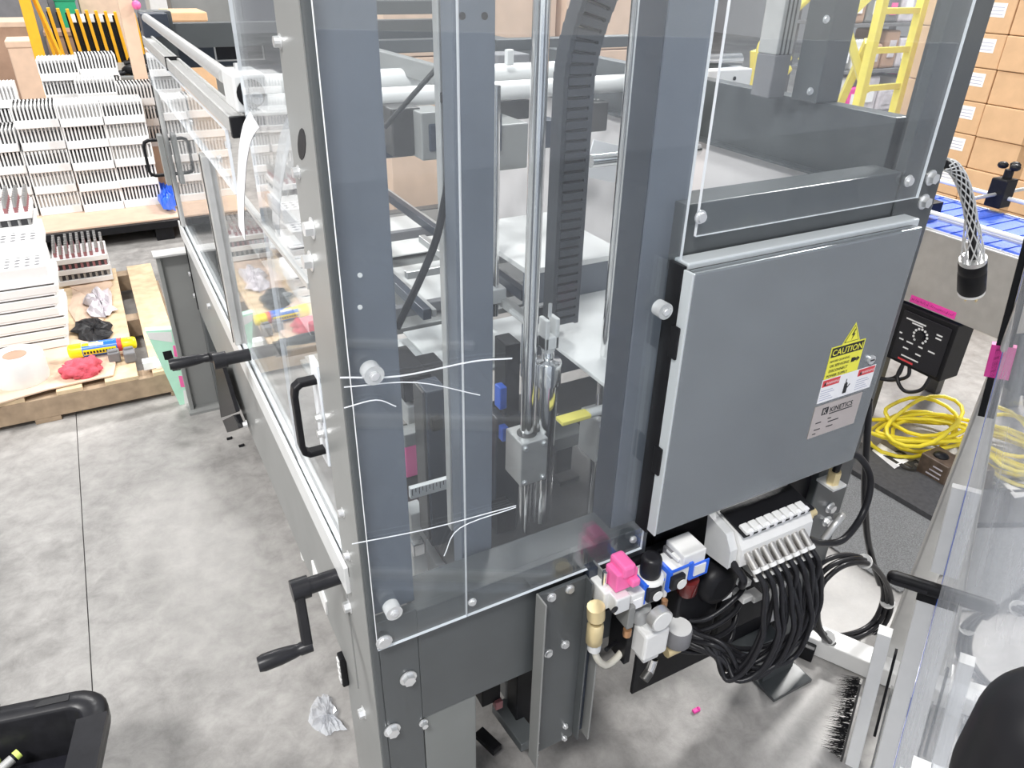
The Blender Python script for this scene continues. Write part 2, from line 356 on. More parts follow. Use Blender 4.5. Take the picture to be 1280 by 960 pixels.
# front panes
fp = pane('front_pane', .0085, .1785, -.016, -.010, .752, ZT)
fp2 = pane('front_pane', .1795, .575, -.016, -.010, .752, ZT)
fp3 = pane('front_pane', .600, 1.158, -.014, -.008, 1.412, ZT)
for px, py in ((875, 271), (1135, 226)):
    p = at('Y', -.014, px, py); bolt(fp3, p, NY, .0085, .008, 14, name='button_screw')
for px, py in ((480, 802), (590, 752), (791, 674)):
    p = at('Y', -.016, px, py); bolt(fp, p, NY, .011 if px < 500 else .006, .006, 14, name='button_screw')
for px, py in ((488, 757), (462, 462), (823, 384), (880, 655)):
    p = at('Y', -.016, px, py)
    if px == 880: continue
    s = MB().cyl(p, p+NY*.02, .0145, 24).build('standoff', 'clear_bowl', MC)
    bolt(s, p+NY*.02, NY, .005, .004, 10, name='standoff_screw')
for px, py in ((510, 847), (490, 912), (529, 903)):
    bolt(MC, at('Y', .0, px, py), NY, .0125 if px < 520 else .007, .012)
for px, py in ((1163, 222), (1154, 252), (1037, 634), (1033, 651)):
    bolt(MC, at('Y', 0, px, py), NY, .0115, .013)
# bolts on the left faces
for px, py in ((392, 285), (390, 326), (438, 757), (456, 890), (457, 843)):
    if py == 843: continue
    bolt(MC, at('X', 0, px, py), NX, .011, .013)
for px, py in ((352, 52), (375, 215), (216, 122), (241, 152), (288, 180), (277, 198), (218, 352), (430, 640), (437, 694)):
    q = at('X', 0, px, py); bolt(MC, q, NX, .007, .01, 12, name='button_screw')
for px, py in ((234, 330), (240, 342), (237, 349), (239, 356), (246, 369), (264, 382), (248, 396), (252, 470)):
    bolt(MC, at('X', 0, px, py), NX, .011, .014)
MB().prism([at('X', -.001, 378+5*math.cos(a*.5236), 180+20*math.sin(a*.5236)) for a in range(12)], (-.0012, 0, 0)).build('access_hole', 'black', MC)
MB().prism([at('X', -.001, 380+4*math.cos(a*.5236), 690+11*math.sin(a*.5236)) for a in range(12)], (-.0012, 0, 0)).build('round_sticker', 'white', MC)
# near door handle and far door handle
def dhandle(parent, y, z0, z1, x0, reach, wd, name='pull_handle'):
    pts = [(x0, y, z0), (x0-reach*.72, y, z0), (x0-reach*.93, y, z0+.006), (x0-reach, y, z0+.02), (x0-reach, y, z1-.02), (x0-reach*.93, y, z1-.006), (x0-reach*.72, y, z1), (x0, y, z1)]
    m = MB()
    for a, b in zip(pts[:-1], pts[1:]):
        a, b = V(a), V(b); e = (b-a).normalized()*.003; m.bar(a-e, b+e, .010, wd, (0, 1, 0))
    return m.build(name, 'black', parent, .0025)
hz0, hz1 = at('X', -.0, 412, 566).z, at('X', 0, 412, 497).z
hd = dhandle(MC, .15, hz0-.002, hz1+.0, 0, .040, .020)
MB().box(-.004, .0, .135, .178, hz0-.03, hz1+.03).build('handle_strip', 'acrylic_edge', MC, .001)
for k in (0, 1): bolt(hd, (-.004, .142, hz0+.035+.03*k), NX, .007, .01)
dhandle(MC, 2.26, 1.055, 1.185, -.006, .07, .02)
MB().box(-.03, -.012, 2.15, 2.2, 1.04, 1.22).build('latch_plate', 'plate', MC, .002)
# cranks
def crank(hub, arm_end, grip_end, base):
    o = MB().cyl(base, hub, .016, 18).build('crank_handle', 'rubber', MC)
    hub, arm_end, grip_end = V(hub), V(arm_end), V(grip_end)
    MB().cyl(hub+V((.012, 0, 0)), hub+V((-.02, 0, 0)), .021, 18).build('hub', 'rubber', o, .002)
    MB().bar(hub+V((-.008, 0, 0)), arm_end+V((-.008, 0, 0)), .024, .018, (1, 0, 0)).build('arm', 'black', o, .003)
    d = (grip_end-arm_end)
    m = MB(); m.lathe(arm_end, d, [(.012, 0), (.012, d.length*.22), (.0105, d.length*.25), (.0125, d.length*.35), (.015, d.length*.6), (.0155, d.length*.9), (.013, d.length)], 18)
    m.build('grip', 'rubber', o)
cb = at('X', -.01, 397, 728)
crank(at('X', -.075, 378, 735), at('X', -.085, 390, 806), at('X', -.085, 390, 806)+V((-.095, 0, 0)), (-.0, at('X', -.075, 378, 735).y, at('X', -.075, 378, 735).z))
hb = at('X', -.07, 277, 450)
crank(hb, hb+V((-.01, .05, -.01)), hb+V((-.12, .05, -.01)), (0, hb.y, hb.z))
m = MB(); m.prism([at('X', -.022, *p) for p in ((272, 455), (282, 455), (300, 514), (280, 521))], (-.012, 0, 0)); m.build('stop_lever', 'black', MC, .001)
m = MB(); m.prism([at('X', -.02, *p) for p in ((285, 524), (300, 517), (307, 533), (291, 539))], (-.02, 0, 0)); m.build('lever_end', 'black', MC, .002)
bolt(MC, at('X', -.02, 309, 530), NX, .009, .012)
m = MB(); m.prism([at('X', -.004, *p) for p in ((391, 700), (394, 722), (410, 768), (409, 752))], (-.004, 0, 0)); m.build('scale_plate', 'white', MC)
m = MB(); m.box(-.014, 0, at('X', 0, 430, 815).y-.012, at('X', 0, 430, 815).y+.012, .40, .49).build('limit_switch', 'black', MC, .003)
for k in range(4): MB().box(-.017, -.013, at('X', 0, 430, 815).y-.008, at('X', 0, 430, 815).y+.008, .41+.02*k, .422+.02*k).build('switch_terminal', 'white', MC, .001)
# far support leg plate standing proud of the side
pl = MB().box(-.122, .10, 2.30, 2.315, 0.0, .735)
pl.box(-.122, -.105, 2.27, 2.30, 0, .735); o = pl.build('leg_plate', 'plate', MC, .002)
MB().box(-.13, .10, 2.25, 2.33, .735, .742).build('top_cap', 'alu', o)
MB().box(-.13, .10, 2.24, 2.34, 0, .012).build('foot_plate', 'plate', o)
# rear header box at the far end of the side rail
pbox(MC, 'header_box', 178, 17, 212, 47, 2.12, .12, 'navy', .003)
pbox(MC, 'rear_cover', 190, 47, 430, 82, 2.34, .03, 'navy', .003)
mm = pbox(MC, 'display_frame', 268, 53, 330, 76, 2.333, .006, 'alu', .001); pbox(mm, 'display_glass', 270, 55, 328, 74, 2.331, .002, 'black_gloss', 0)

# ---- inner posts behind the front panes
MB().box(.0145, .093, .021, .04, .80, ZT).build('inner_post', 'blue_frame', MC, .002)
o = MB().box(.223, .288, .10, .14, .74, ZT).build('inner_post', 'blue_frame', MC, .002)
for px in (578, 606): MB().cyl(at('Y', .0995, px, 20), at('Y', .0995, px, 20)+V((0, .002, 0)), .005, 12).build('hole', 'black', o)
MB().box(.527, .612, .03, .095, .76, ZT).build('inner_post', 'blue_frame', MC, .002)
MB().box(.5245, .527, .032, .095, .76, ZT).build('post_side_shade', 'navy', MC, .0005)  # navy skin paints in the shade on the post's left side
for px, py in ((450, 344), (450, 384)): MB().cyl(at('Y', .019, px, py), at('Y', .021, px, py), .0035, 10).build('hole', 'white', MC)
for px, py in ((846, 281), (842, 313)): bolt(MC, at('Y', .03, px, py), NY, .007, .006, 12, name='button_screw')
# pale tube and cable beside the second post
q = at('Y', .16, 556, 100); MB().box(q.x-.009, q.x+.006, .16, .18, .80, ZT).build('cable_conduit', 'alu', MC, .002)
pts = [at('Y', .15, *p) for p in ((563, -20), (565, 60), (566, 130), (564, 200), (556, 250), (545, 300), (527, 345), (508, 385), (496, 410))]
MB().tube(smooth_path(pts, 6), .0065, 8).build('cable', 'rubber', MC)
MB().tube([at('Y', .2, 552, 78), at('Y', .2, 480, 160)], .004, 8).build('stay_rod', 'darksteel', MC)
p = at('Y', .15, 562, 122); MB().cyl(p-V((0, 0, .006)), p+V((0, 0, .006)), .014, 14).build('cable_tie', 'black', MC)
# chrome rods and their bearing blocks
for px, yb, wb in ((667, 700, 664), (772, 640, 750)):
    x = at('Y', .3, px, 300).x
    rod = MB().cyl((x, .3, .50), (x, .3, ZT), .0155, 24).build('guide_rod', 'chrome', MC)
    zc = .82
    bk = MB().box(x-.034, x+.034, .262, .338, zc-.055, zc+.06).build('bearing_block', 'alu', MC, .003)
    for dx in (-.024, .024):
        for dz in (-.045, .048): bolt(bk, (x+dx, .262, zc+dz), NY, .005, .006, 12, name='cap_screw')
    MB().cyl((x, .3, zc+.06), (x, .3, zc+.0615), .023, 20).build('bushing', 'darksteel', bk)
# cable carrier chain, each link its own piece
ch = MB().box(.585, .665, .455, .465, 1.06, 1.10).build('cable_carrier', 'chain', MC)
path = []
for k in range(44):
    z = 1.085+k*.0205
    x = .627; y = .42
    if z > 1.60: x += (z-1.60)**2*1.3
    path.append(V((x, y-(max(0, z-1.6))*.12, z)))
lk = MB(); lk.box(-.036, -.026, -.02, .02, -.013, .013); lk.box(.026, .036, -.02, .02, -.013, .013); lk.box(-.026, .026, -.023, -.016, -.008, .006); lk.box(-.026, .026, .016, .02, -.010, .010); lk.box(-.026, .026, -.014, .014, -.0095, .0095, 1)
l0 = lk.build('link', ['chain', 'black'], ch)
for k, p in enumerate(path):
    o = l0 if k == 0 else l0.copy()
    if k: COL.objects.link(o)
    o.parent = ch; o.location = p
    if k: d = (p-path[k-1]).normalized(); o.rotation_euler = (0, math.atan2(d.x, d.z), 0)
# pneumatic cylinder with clevis
cx, cy = at('Y', .3, 685, 440).x, .30
cy0 = MB().cyl((cx, cy, .62), (cx, cy, 1.05), .026, 28).build('air_cylinder', 'chrome', MC)
MB().lathe((cx, cy, 1.05), NZ, [(.031, -.05), (.031, 0), (.028, .006), (.014, .007), (.013, .03)], 26).build('cylinder_head', 'chrome', cy0)
m = MB(); m.box(cx-.017, cx-.007, cy-.016, cy+.016, 1.085, 1.155); m.box(cx+.007, cx+.017, cy-.016, cy+.016, 1.085, 1.155); m.box(cx-.017, cx+.017, cy-.016, cy+.016, 1.085, 1.115)
m.cyl((cx, cy, 1.07), (cx, cy, 1.085), .012, 16, .016); m.build('clevis', 'white', cy0, .003)
MB().cyl((cx, cy, 1.155), (cx, cy, 1.185), .004, 10).build('clevis_pin', 'bolt', cy0)
# inner fittings, lower left window
q = at('Y', .34, 537, 600); q2 = at('Y', .34, 562, 600)
m = MB().box(q.x, q2.x, .34, .40, .60, 1.02); m.build('dark_upright', 'navy', MC, .004)
MB().box(q.x-.006, q.x, .345, .40, .62, 1.02).build('upright_flange', 'darksteel', MC, .002)
pp = at('Y', .335, 545, 527); MB().box(pp.x-.012, pp.x+.012, .325, .34, pp.z-.018, pp.z+.012).build('latch_block', 'black', MC, .002)
a, b = at('Y', .25, 512, 616), at('Y', .25, 580, 597); MB().bar(a, b, .012, .026).build('steel_rule', 'alu_white', MC, .001)
m = MB()
for k in range(16):
    t = a.lerp(b, (k+.5)/16); m.box(t.x-.0006, t.x+.0006, t.y-.0068, t.y-.006, t.z-.004+.006*(k % 2), t.z+.012)
m.build('rule_marks', 'ink', MC)['kind'] = 'stuff'
for (x0, y0, x1, y1, Y, d, mt, nm) in (
    (516, 640, 534, 735, .42, .05, 'white', 'white_bracket'), (545, 700, 580, 735, .40, .10, 'white', 'white_block'),
    (517, 680, 532, 695, .36, .04, 'chrome', 'roller'), (560, 640, 578, 700, .5, .05, 'alu', 'alu_bracket'),
    (620, 690, 650, 705, .42, .10, 'alu_white', 'base_clamp'), (622, 640, 645, 690, .40, .06, 'black', 'clamp_body'),
    (632, 430, 650, 520, .46, .06, 'black', 'valve_body'), (625, 485, 634, 512, .45, .03, 'blue', 'blue_fitting'), (628, 535, 636, 552, .45, .03, 'blue', 'blue_fitting'),
    (505, 470, 540, 500, .50, .16, 'black', 'sensor_housing'), (540, 478, 575, 500, .52, .16, 'black', 'sensor_housing'),
    (510, 505, 540, 530, .50, .05, 'alu', 'alu_clamp'), (505, 540, 540, 556, .42, .04, 'plate', 'guide_bracket'),
    (507, 555, 530, 595, .7, .02, 'pink', 'pink_tag'), (690, 545, 732, 560, .42, .07, 'plate', 'stop_plate'),
    (695, 560, 715, 590, .44, .05, 'darksteel', 'stop_post'), (698, 600, 722, 660, .5, .05, 'darksteel', 'spring_post'),
    (620, 520, 650, 650, .47, .05, 'navy', 'back_plate'), (655, 570, 700, 690, .56, .02, 'darksteel', 'back_plate')):
    pbox(MC, nm, x0, y0, x1, y1, Y, d, mt, .003)
MB().box(.30, 1.19, .09, 1.0, .50, .512).build('base_plate', 'darksteel', MC, .002)
p = at('Y', .2, 677, 672); MB().lathe((p.x, .2, .56), NZ, [(.036, 0), (.037, .01), (.037, .05), (.034, .055), (.016, .056), (.015, .075), (.011, .08)], 26).build('levelling_knob', 'white', MC)
a, b = at('Y', .22, 757, 572), at('Y', .12, 806, 655)
g = MB().cyl(a.lerp(b, .35), b, .0105, 16).build('gas_spring', 'black', MC); MB().cyl(a, a.lerp(b, .5), .007, 12).build('piston_rod', 'rubber', g)
a, b = at('Y', .35, 780, 448), at('Y', .3, 815, 480); g = MB().cyl(a, b, .017, 18).build('stop_damper', 'black', MC)
p = at('Y', .24, 735, 517); MB().box(p.x-.075, p.x+.0, .225, .255, p.z-.004, p.z+.006).build('yellow_lever', 'yellow_pale', MC, .002)
MB().cyl((p.x, .24, p.z), (p.x+.07, .24, p.z), .011, 14).build('lever_tube', 'alu_white', MC)
# gear-like brackets and drive parts behind
for (x0, y0, x1, y1, Y, d, mt, nm) in (
    (490, 135, 527, 195, .9, .12, 'darksteel', 'drive_motor'), (527, 140, 560, 200, .85, .10, 'plate', 'motor_bracket'), (537, 155, 549, 190, .845, .01, 'navy', 'bracket_slot'),
    (478, 180, 520, 197, .95, .05, 'navy', 'drive_plate'), (622, 155, 660, 212, .85, .14, 'plate', 'motor_bracket'), (620, 142, 628, 190, .84, .02, 'navy', 'bracket_flange'),
    (625, 125, 662, 150, 1.0, .1, 'darksteel', 'clutch_unit'), (680, 150, 697, 185, .9, .05, 'navy', 'sensor_block'), (730, 128, 760, 165, .95, .06, 'darksteel', 'latch_unit'),
    (470, 50, 570, 66, 1.5, .06, 'frame', 'cross_bar'), (470, 0, 560, 18, 1.5, .05, 'frame', 'cross_bar'), (620, 46, 880, 60, 1.5, .06, 'frame', 'cross_bar'),
    (622, 68, 662, 86, 1.35, .1, 'grey_dark', 'spool_housing'), (634, 62, 643, 82, 1.2, .02, 'alu_white', 'hanger_strip')):
    pbox(MC, nm, x0, y0, x1, y1, Y, d, mt, .004)
MB().bar(at('Y', 1.4, 470, 72), at('Y', 1.0, 575, 102), .03, .05).build('link_arm', 'plate', MC, .003)
for py, rr, Y in ((122, .024, 1.0),):
    a, b = at('Y', Y, 470, py), at('Y', Y, 880, py-24)
    zz = (a.z+b.z)/2; MB().cyl((.10, Y, zz), (1.18, Y, zz), rr, 24).build('white_roller', 'white', MC)
zz = at('Y', 1.25, 640, 92).z; MB().cyl((.1, 1.25, zz), (1.18, 1.25, zz), .03, 24).build('white_roller', 'white_gloss', MC)
p = at('Y', .99, 916, 97); b = MB().box(p.x-.14, p.x+.04, .95, 1.02, p.z-.03, p.z+.03).build('roller_bearing', 'white', MC, .004)
p = at('Y', .949, 918, 98); MB().cyl((p.x, .949, p.z), (p.x, .947, p.z), .006, 12).build('bore', 'black', b)
# inner deck: white film sheets on dark rails, side walls
MB().box(.10, 1.10, 1.05, 2.15, .80, .82).build('inner_deck', 'plate', MC, .003)
sh = MB()
for k in range(4): sh.box(.16+.22*k, .36+.22*k, 1.10+.03*k, 2.0, .822, .826)
for k, (x0, x1, y0, y1) in enumerate(((.15, .42, .74, .98), (.45, .70, .74, 1.0), (.2, .5, 1.1, 1.45), (.55, .85, 1.1, 1.5), (.2, .52, 1.55, 2.0), (.6, .95, 1.6, 2.05))):
    MB().box(x0, x1, y0, y1, .826+.002*k, .830+.002*k).build('white_film_sheet', 'white_gloss', MC)
MB().box(.14, .95, .72, 1.0, .80, .812).build('inner_deck', 'alu_white', MC, .003)
for x in (.30, .43, .72): MB().box(x-.012, x+.012, .75, 2.1, .98, 1.01).build('guide_rail', 'navy', MC, .002); MB().box(x+.014, x+.026, .75, 2.1, .985, 1.005).build('guide_strip', 'alu', MC, .001)
for y in (.85, 1.45): MB().box(.15, 1.0, y, y+.025, .95, .98).build('cross_rail', 'grey_dark', MC, .002)
a, b = at('Y', .9, 620, 325), at('Y', .7, 655, 318)
MB().bar((.45, .95, 1.03), (.95, .95, 1.03), .022, .022).build('cross_tube', 'alu', MC, .002)
MB().bar((.62, .45, 1.02), (.62, 1.25, 1.02), .022, .022).build('cross_tube', 'alu', MC, .002)
MB().cyl((.60, .70, .98), (.60, .70, 1.55), .010, 14).build('hanger_rod', 'chrome', MC)
MB().box(.575, .625, .68, .73, 1.02, 1.06).build('rod_foot', 'alu_white', MC, .003)
# folding box panel inside, lower right part of the window
MB().box(.66, .92, .62, .66, .80, 1.12).build('inner_panel', 'blue_frame', MC, .003)
MB().box(.64, .94, .60, 1.0, 1.12, 1.135).build('inner_panel_top', 'white', MC, .002)
pb = at('Y', .7, 762, 205); MB().bar(at('Y', .7, 765, 180), at('Y', .7, 752, 225), .12, .004, (0, 1, 0)).build('paper_flag', 'paper', MC)
# dark uprights with the aluminium track at the right rear
MB().box(1.165, 1.236, .285, .355, 1.54, ZT).build('rear_upright', 'frame', MC, .002)
MB().box(1.115, 1.165, .375, .43, 1.63, ZT).build('track_profile', 'alu', MC, .003)
MB().box(1.115, 1.165, .375, .43, 1.54, 1.63).build('track_base', 'grey_dark', MC, .003)
for x in (1.128, 1.140, 1.152): MB().box(x-.002, x+.002, .374, .376, 1.63, ZT).build('track_groove', 'darksteel', MC)
MB().cyl((.95, .55, 1.60), (1.18, .55, 1.60), .016, 18).build('cross_shaft', 'chrome', MC)
MB().cyl((.70, .45, 1.425), (1.0, .45, 1.425), .014, 18).build('cross_shaft', 'chrome', MC)
q = at('Y', .6, 940, 60); MB().box(q.x-.03, q.x+.03, .8, .86, 1.3, ZT).build('rear_upright', 'blue_frame', MC, .003)
bolt(MC, at('Y', .285, 1032, 24), NY, .006, .006, 12); bolt(MC, at('Y', .285, 1012, 114), NY, .006, .006, 12)
MB().box(1.200, 1.204, .14, 2.19, .85, 1.393).build('side_sheet', 'pale_sheet', MC)
MB().box(.60, 1.19, .16, .62, 1.02, 1.03).build('pale_tray', 'white', MC, .002)
# bracket channel hanging at the front of the beam
x0, x1 = at('Y', -.03, 674, 800).x, at('Y', -.03, 728, 800).x
zt, zb = at('Y', -.03, 700, 738).z, at('Y', -.03, 690, 935).z
bc = MB().box(x0, x1, -.024, -.016, zb, zt).build('bracket_channel', 'frame', MC, .001)
MB().box(x0-.004, x0, -.052, -.016, zb-.01, zt).build('channel_flange', 'plate', bc, .001)
MB().box(x1, x1+.004, -.045, -.016, zb+.01, zt).build('channel_flange', 'frame', bc, .001)
MB().box(x1+.008, x1+.03, -.02, .0, zb, zt+.01).build('channel_strip', 'navy', bc, .001)
MB().box(x1+.03, x1+.034, -.045, .0, zb-.01, zt+.012).build('channel_flange', 'plate', bc, .001)
for px, py in ((689, 746), (712, 736), (706, 805), (685, 816), (706, 907), (705, 922), (670, 927), (669, 942)):
    bolt(bc, at('Y', -.024, px, py), NY, .0075 if py < 850 else .005, .007, 14, name='button_screw')
# clutter below the beam
for (x0_, y0_, x1_, y1_, Y, d, mt, nm) in ((603, 852, 626, 880, .16, .05, 'black', 'sensor_head'), (646, 838, 664, 915, .14, .05, 'black', 'drive_unit'), (632, 852, 646, 872, .20, .03, 'plate', 'sensor_plate'), (620, 878, 629, 887, .15, .02, 'vial_red', 'red_connector')):
    pbox(MC, nm, x0_, y0_, x1_, y1_, Y, d, mt, .003)
MB().bar(at('Z', .12, 625, 880), at('Z', .12, 662, 930), .05, .03).build('base_bar', 'frame', MC, .002)
MB().box(.40, 1.1, .35, .42, .08, .16).build('base_bar', 'frame', MC, .002)
MB().bar(at('Z', .05, 598, 915), at('Z', .05, 622, 938), .03, .02).build('foot_bar', 'black', MC, .002)
for k in range(3): MB().tube(smooth_path([at('Y', .20, 640+4*k, 815), at('Y', .19, 645+3*k, 845), at('Y', .15, 652+2*k, 875)], 5), .0035, 6).build('cable', 'rubber', MC)
# curled paper scale tape on the side, stray film and tape
rb = [at('X', -.03, *p) for p in ((313, 140), (305, 155), (300, 180), (298, 210), (297, 245), (299, 283))]
rp = smooth_path(rb, 4); m = MB(); wv = V((0, .05, .012))
for a, b in zip(rp[:-1], rp[1:]): m.add([a, b, b-wv, a-wv], [(0, 1, 2, 3)]); m.add([a+V((-.001, 0, 0)), b+V((-.001, 0, 0)), b-wv+V((-.001, 0, 0)), a-wv+V((-.001, 0, 0))], [(3, 2, 1, 0)])
m.build('paper_scale', 'paper', MC)
for poly in (((425, 472), (500, 470), (590, 452), (640, 448)), ((430, 484), (520, 478), (600, 494)), ((430, 510), (470, 500), (495, 508)), ((440, 680), (540, 660), (645, 632)), ((555, 695), (575, 660), (645, 634))):
    pts = smooth_path([at('Y', -.02, *p) for p in poly], 5); m = MB()
    for a, b in zip(pts[:-1], pts[1:]): m.bar(a, b, .001, .0022 if poly[0][1] < 480 else .0014)
    m.build('tape_strand', 'acrylic_edge', MC)
# ================================================================== electrical enclosure on the front
EN = thing('electrical_enclosure', 'grey steel electrical enclosure with yellow caution sticker on the machine front', 'enclosure', (.85, -.02, .82))
EX0, EX1, EZ0, EZ1 = .566, 1.130, .825, 1.370
MB().box(EX0+.006, EX1+.02, -.036, .0, EZ0+.006, EZ1+.008).build('body', ['enclosure_edge'], EN, .003)
MB().box(EX0-.004, EX0+.004, -.036, .0, EZ0-.01, EZ1+.004).build('gasket', 'black', EN, .001)
dr = MB().box(EX0, EX1, -.06, -.040, EZ0, EZ1).build('door', ['enclosure'], EN, .004, seg=3)
MB().box(EX0+.002, EX1-.002, -.040, -.0365, EZ0+.002, EZ1-.002).build('door_gasket', 'black', EN)
MB().box(EX0-.0035, EX0+.001, -.060, -.037, EZ0, EZ1).build('door_lip', 'enclosure_edge', EN, .001)
for z in (EZ1-.13, EZ0+.17): MB().box(EX0-.008, EX0+.002, -.05, -.03, z-.03, z+.03).build('hinge', 'black', EN, .002)
p = at('Y', -.06, 1088, 449); l = MB().cyl(p, p+NY*.005, .010, 20).build('latch', 'bolt', EN); MB().box(p.x-.006, p.x+.006, -.0662, -.065, p.z-.0012, p.z+.0012).build('latch_slot', 'ink', l)
def dec(name, pts, mat, parent, k=0):
    y = -.0604-.0003*k
    return MB().prism([at('Y', -.06, *p)+V((0, -.0004-.0003*k, 0)) for p in pts], (0, .0002, 0)).build(name, mat, parent)
def decr(name, x0, x1, z0, z1, mat, parent, k=0):
    return MB().box(x0, x1, -.0605-.0003*k, -.0602-.0003*k, z0, z1).build(name, mat, parent)
Xr, Zu = V((1, 0, 0)), V((0, 0, 1))
def tri(name, x, z, hw, h, mat, k): return MB().prism([(x-hw, -.0604-.0003*k, z), (x+hw, -.0604-.0003*k, z), (x, -.0604-.0003*k, z+h)], (0, .0002, 0)).build(name, mat, EN)
tri('shock_sticker', 1.005, 1.151, .026, .045, 'sticker_yellow', 0); tri('sticker_border', 1.005, 1.1545, .021, .036, 'ink', 1); tri('sticker_field', 1.005, 1.156, .0185, .032, 'sticker_yellow', 2)
MB().prism([(x, -.0614, z) for x, z in ((1.006, 1.182), (1.000, 1.169), (1.0045, 1.169), (1.002, 1.158), (1.010, 1.172), (1.0055, 1.172), (1.009, 1.182))], (0, .0002, 0)).build('lightning_mark', 'ink', EN)
cs = decr('caution_sticker', .951, 1.049, 1.079, 1.1515, 'sticker_yellow', EN)
decr('caution_header', .954, 1.046, 1.128, 1.149, 'ink', EN, 1)
text(EN, 'CAUTION', (1.0, -.0612, 1.1315), Xr, Zu, .0196, 'sticker_yellow', bold=.01, align='CENTER')
for i, s in enumerate(('BEFORE CLEANING', 'OR SERVICING', 'DISCONNECT', 'POWER SUPPLY')): text(EN, s, (.986 if i else .984, -.0612, 1.1165-.0115*i), Xr, Zu, .0086 if i else .0066, 'ink', align='CENTER', bold=.012)
m = MB().box(1.020, 1.030, -.0612, -.061, 1.104, 1.114); m.prism([(1.030, -.0612, 1.106), (1.036, -.0612, 1.106), (1.036, -.0612, 1.112), (1.030, -.0612, 1.112)], (0, .0002, 0)); m.prism([(1.037, -.0612, 1.103), (1.045, -.0612, 1.109), (1.037, -.0612, 1.115)], (0, .0002, 0)); m.build('plug_mark', 'ink', EN)
decr('warning_sticker', .949, 1.108, 1.023, 1.0785, 'paper', EN)
for x0 in (.951, 1.056): decr('warning_header', x0, x0+.050, 1.061, 1.0765, 'red', EN, 1); text(EN, 'WARNING', (x0+.030, -.0612, 1.0655), Xr, Zu, .0085, 'paper', align='CENTER'); MB().prism([(x0+.004, -.0612, 1.064), (x0+.012, -.0612, 1.064), (x0+.008, -.0612, 1.073)], (0, .0002, 0)).build('warning_mark', 'ink', EN)
m = MB(); m.box(1.020, 1.031, -.0612, -.061, 1.030, 1.046)
for k, (x, h) in enumerate(((1.021, .008), (1.0235, .018), (1.026, .010), (1.0285, .008))): m.box(x-.001, x+.001, -.0612, -.061, 1.045, 1.046+h)
m.bar((1.031, -.0611, 1.042), (1.037, -.0611, 1.05), .0002, .0025); m.build('hand_mark', 'ink', EN)
m = MB()
for x0 in (.952, 1.057):
    for i in range(5): m.box(x0, x0+.040-.006*(i % 3), -.0608, -.0607, 1.029+.0055*i, 1.0305+.0055*i)
m.build('fine_print', 'print', EN)['kind'] = 'stuff'
npb = MB().prism([(.947, -.0603, .938), (1.088, -.0603, .938), (1.088, -.0603, 1.016), (.947, -.0603, 1.016)], (0, -.0012, 0)).build('name_plate', 'carton_pale', EN, .0)
npb.data.materials.clear(); pm('plate_pink', (.62, .56, .54), .4, .35, 6, .05); npb.data.materials.append(MATS['plate_pink'])
text(EN, 'KINETICS', (.994, -.0618, .9925), Xr, Zu, .0165, 'ink', bold=.02)
m = MB(); m.box(.971, .989, -.0618, -.0616, .990, 1.0075); m.build('logo_field', 'ink', EN)
text(EN, 'K', (.9735, -.0620, .9925), Xr, Zu, .0175, 'plate_pink', bold=.02)
m = MB()
for x, z, l in ((.960, .972, .016), (.995, .975, .010), (.998, .966, .032), (.960, .955, .018), (.996, .954, .020), (.958, .945, .01), (.995, .987, .07)): m.box(x, x+l, -.0618, -.0616, z, z+.0025)
m.build('fine_print', 'ink', EN)['kind'] = 'stuff'

# ================================================================== pneumatic valve manifold
VM = thing('valve_manifold', 'white pneumatic valve manifold with black hoses below the grey enclosure', 'valve', (.9, 0, .60))
MB().box(.64, 1.112, .018, .028, .22, .815).build('backing_plate', 'black', VM, .002)
mx0, mx1 = .775, .985; sp_ = (mx1-mx0-.04)/7.4
prof = [(-.012, .775), (-.078, .763), (-.100, .732), (-.103, .685), (-.02, .675)]
MB().prism([(mx0, y, z) for y, z in prof], (mx1-mx0, 0, 0)).build('manifold_body', 'white', VM, .003)
MB().prism([(mx0-.022, y*.9, z-.002) for y, z in prof], (.02, 0, 0)).build('end_block', 'alu_white', VM, .003)
dt = (V((0, -.105, .715))-V((0, -.065, .765))).normalized(); nr = V((0, dt.z, -dt.y)); nr = -nr if nr.z < 0 else nr
up2 = V((0, -.053, -.01)).normalized(); nr2 = V((0, up2.z, -up2.y)); nr2 = -nr2 if nr2.z < 0 else nr2
MB().obox(V(((mx0+mx1)/2, -.058, .769))+nr2*.003, (mx1-mx0-.004, .078, .004), (Xr, up2, nr2)).build('black_strip', 'black', VM)
for k in range(8):
    x = mx0+.018+k*sp_
    c = V((x, -.063, .7705))+nr2*.0
    b = MB().obox(V((x, -.083, .768))+nr2*.002, (.019, .026, .013), (Xr, up2, nr2)).build('solenoid', 'white', VM, .002)
    MB().obox(V((x+.004, -.094, .770)), (.008, .010, .015), (Xr, up2, nr2)).build('manual_button', 'paper', b, .001)
    MB().obox(V((x, -.028, .776)), (.010, .012, .008), (Xr, up2, nr2)).build('connector', 'black', b, .001)
rnd = random.Random(3)
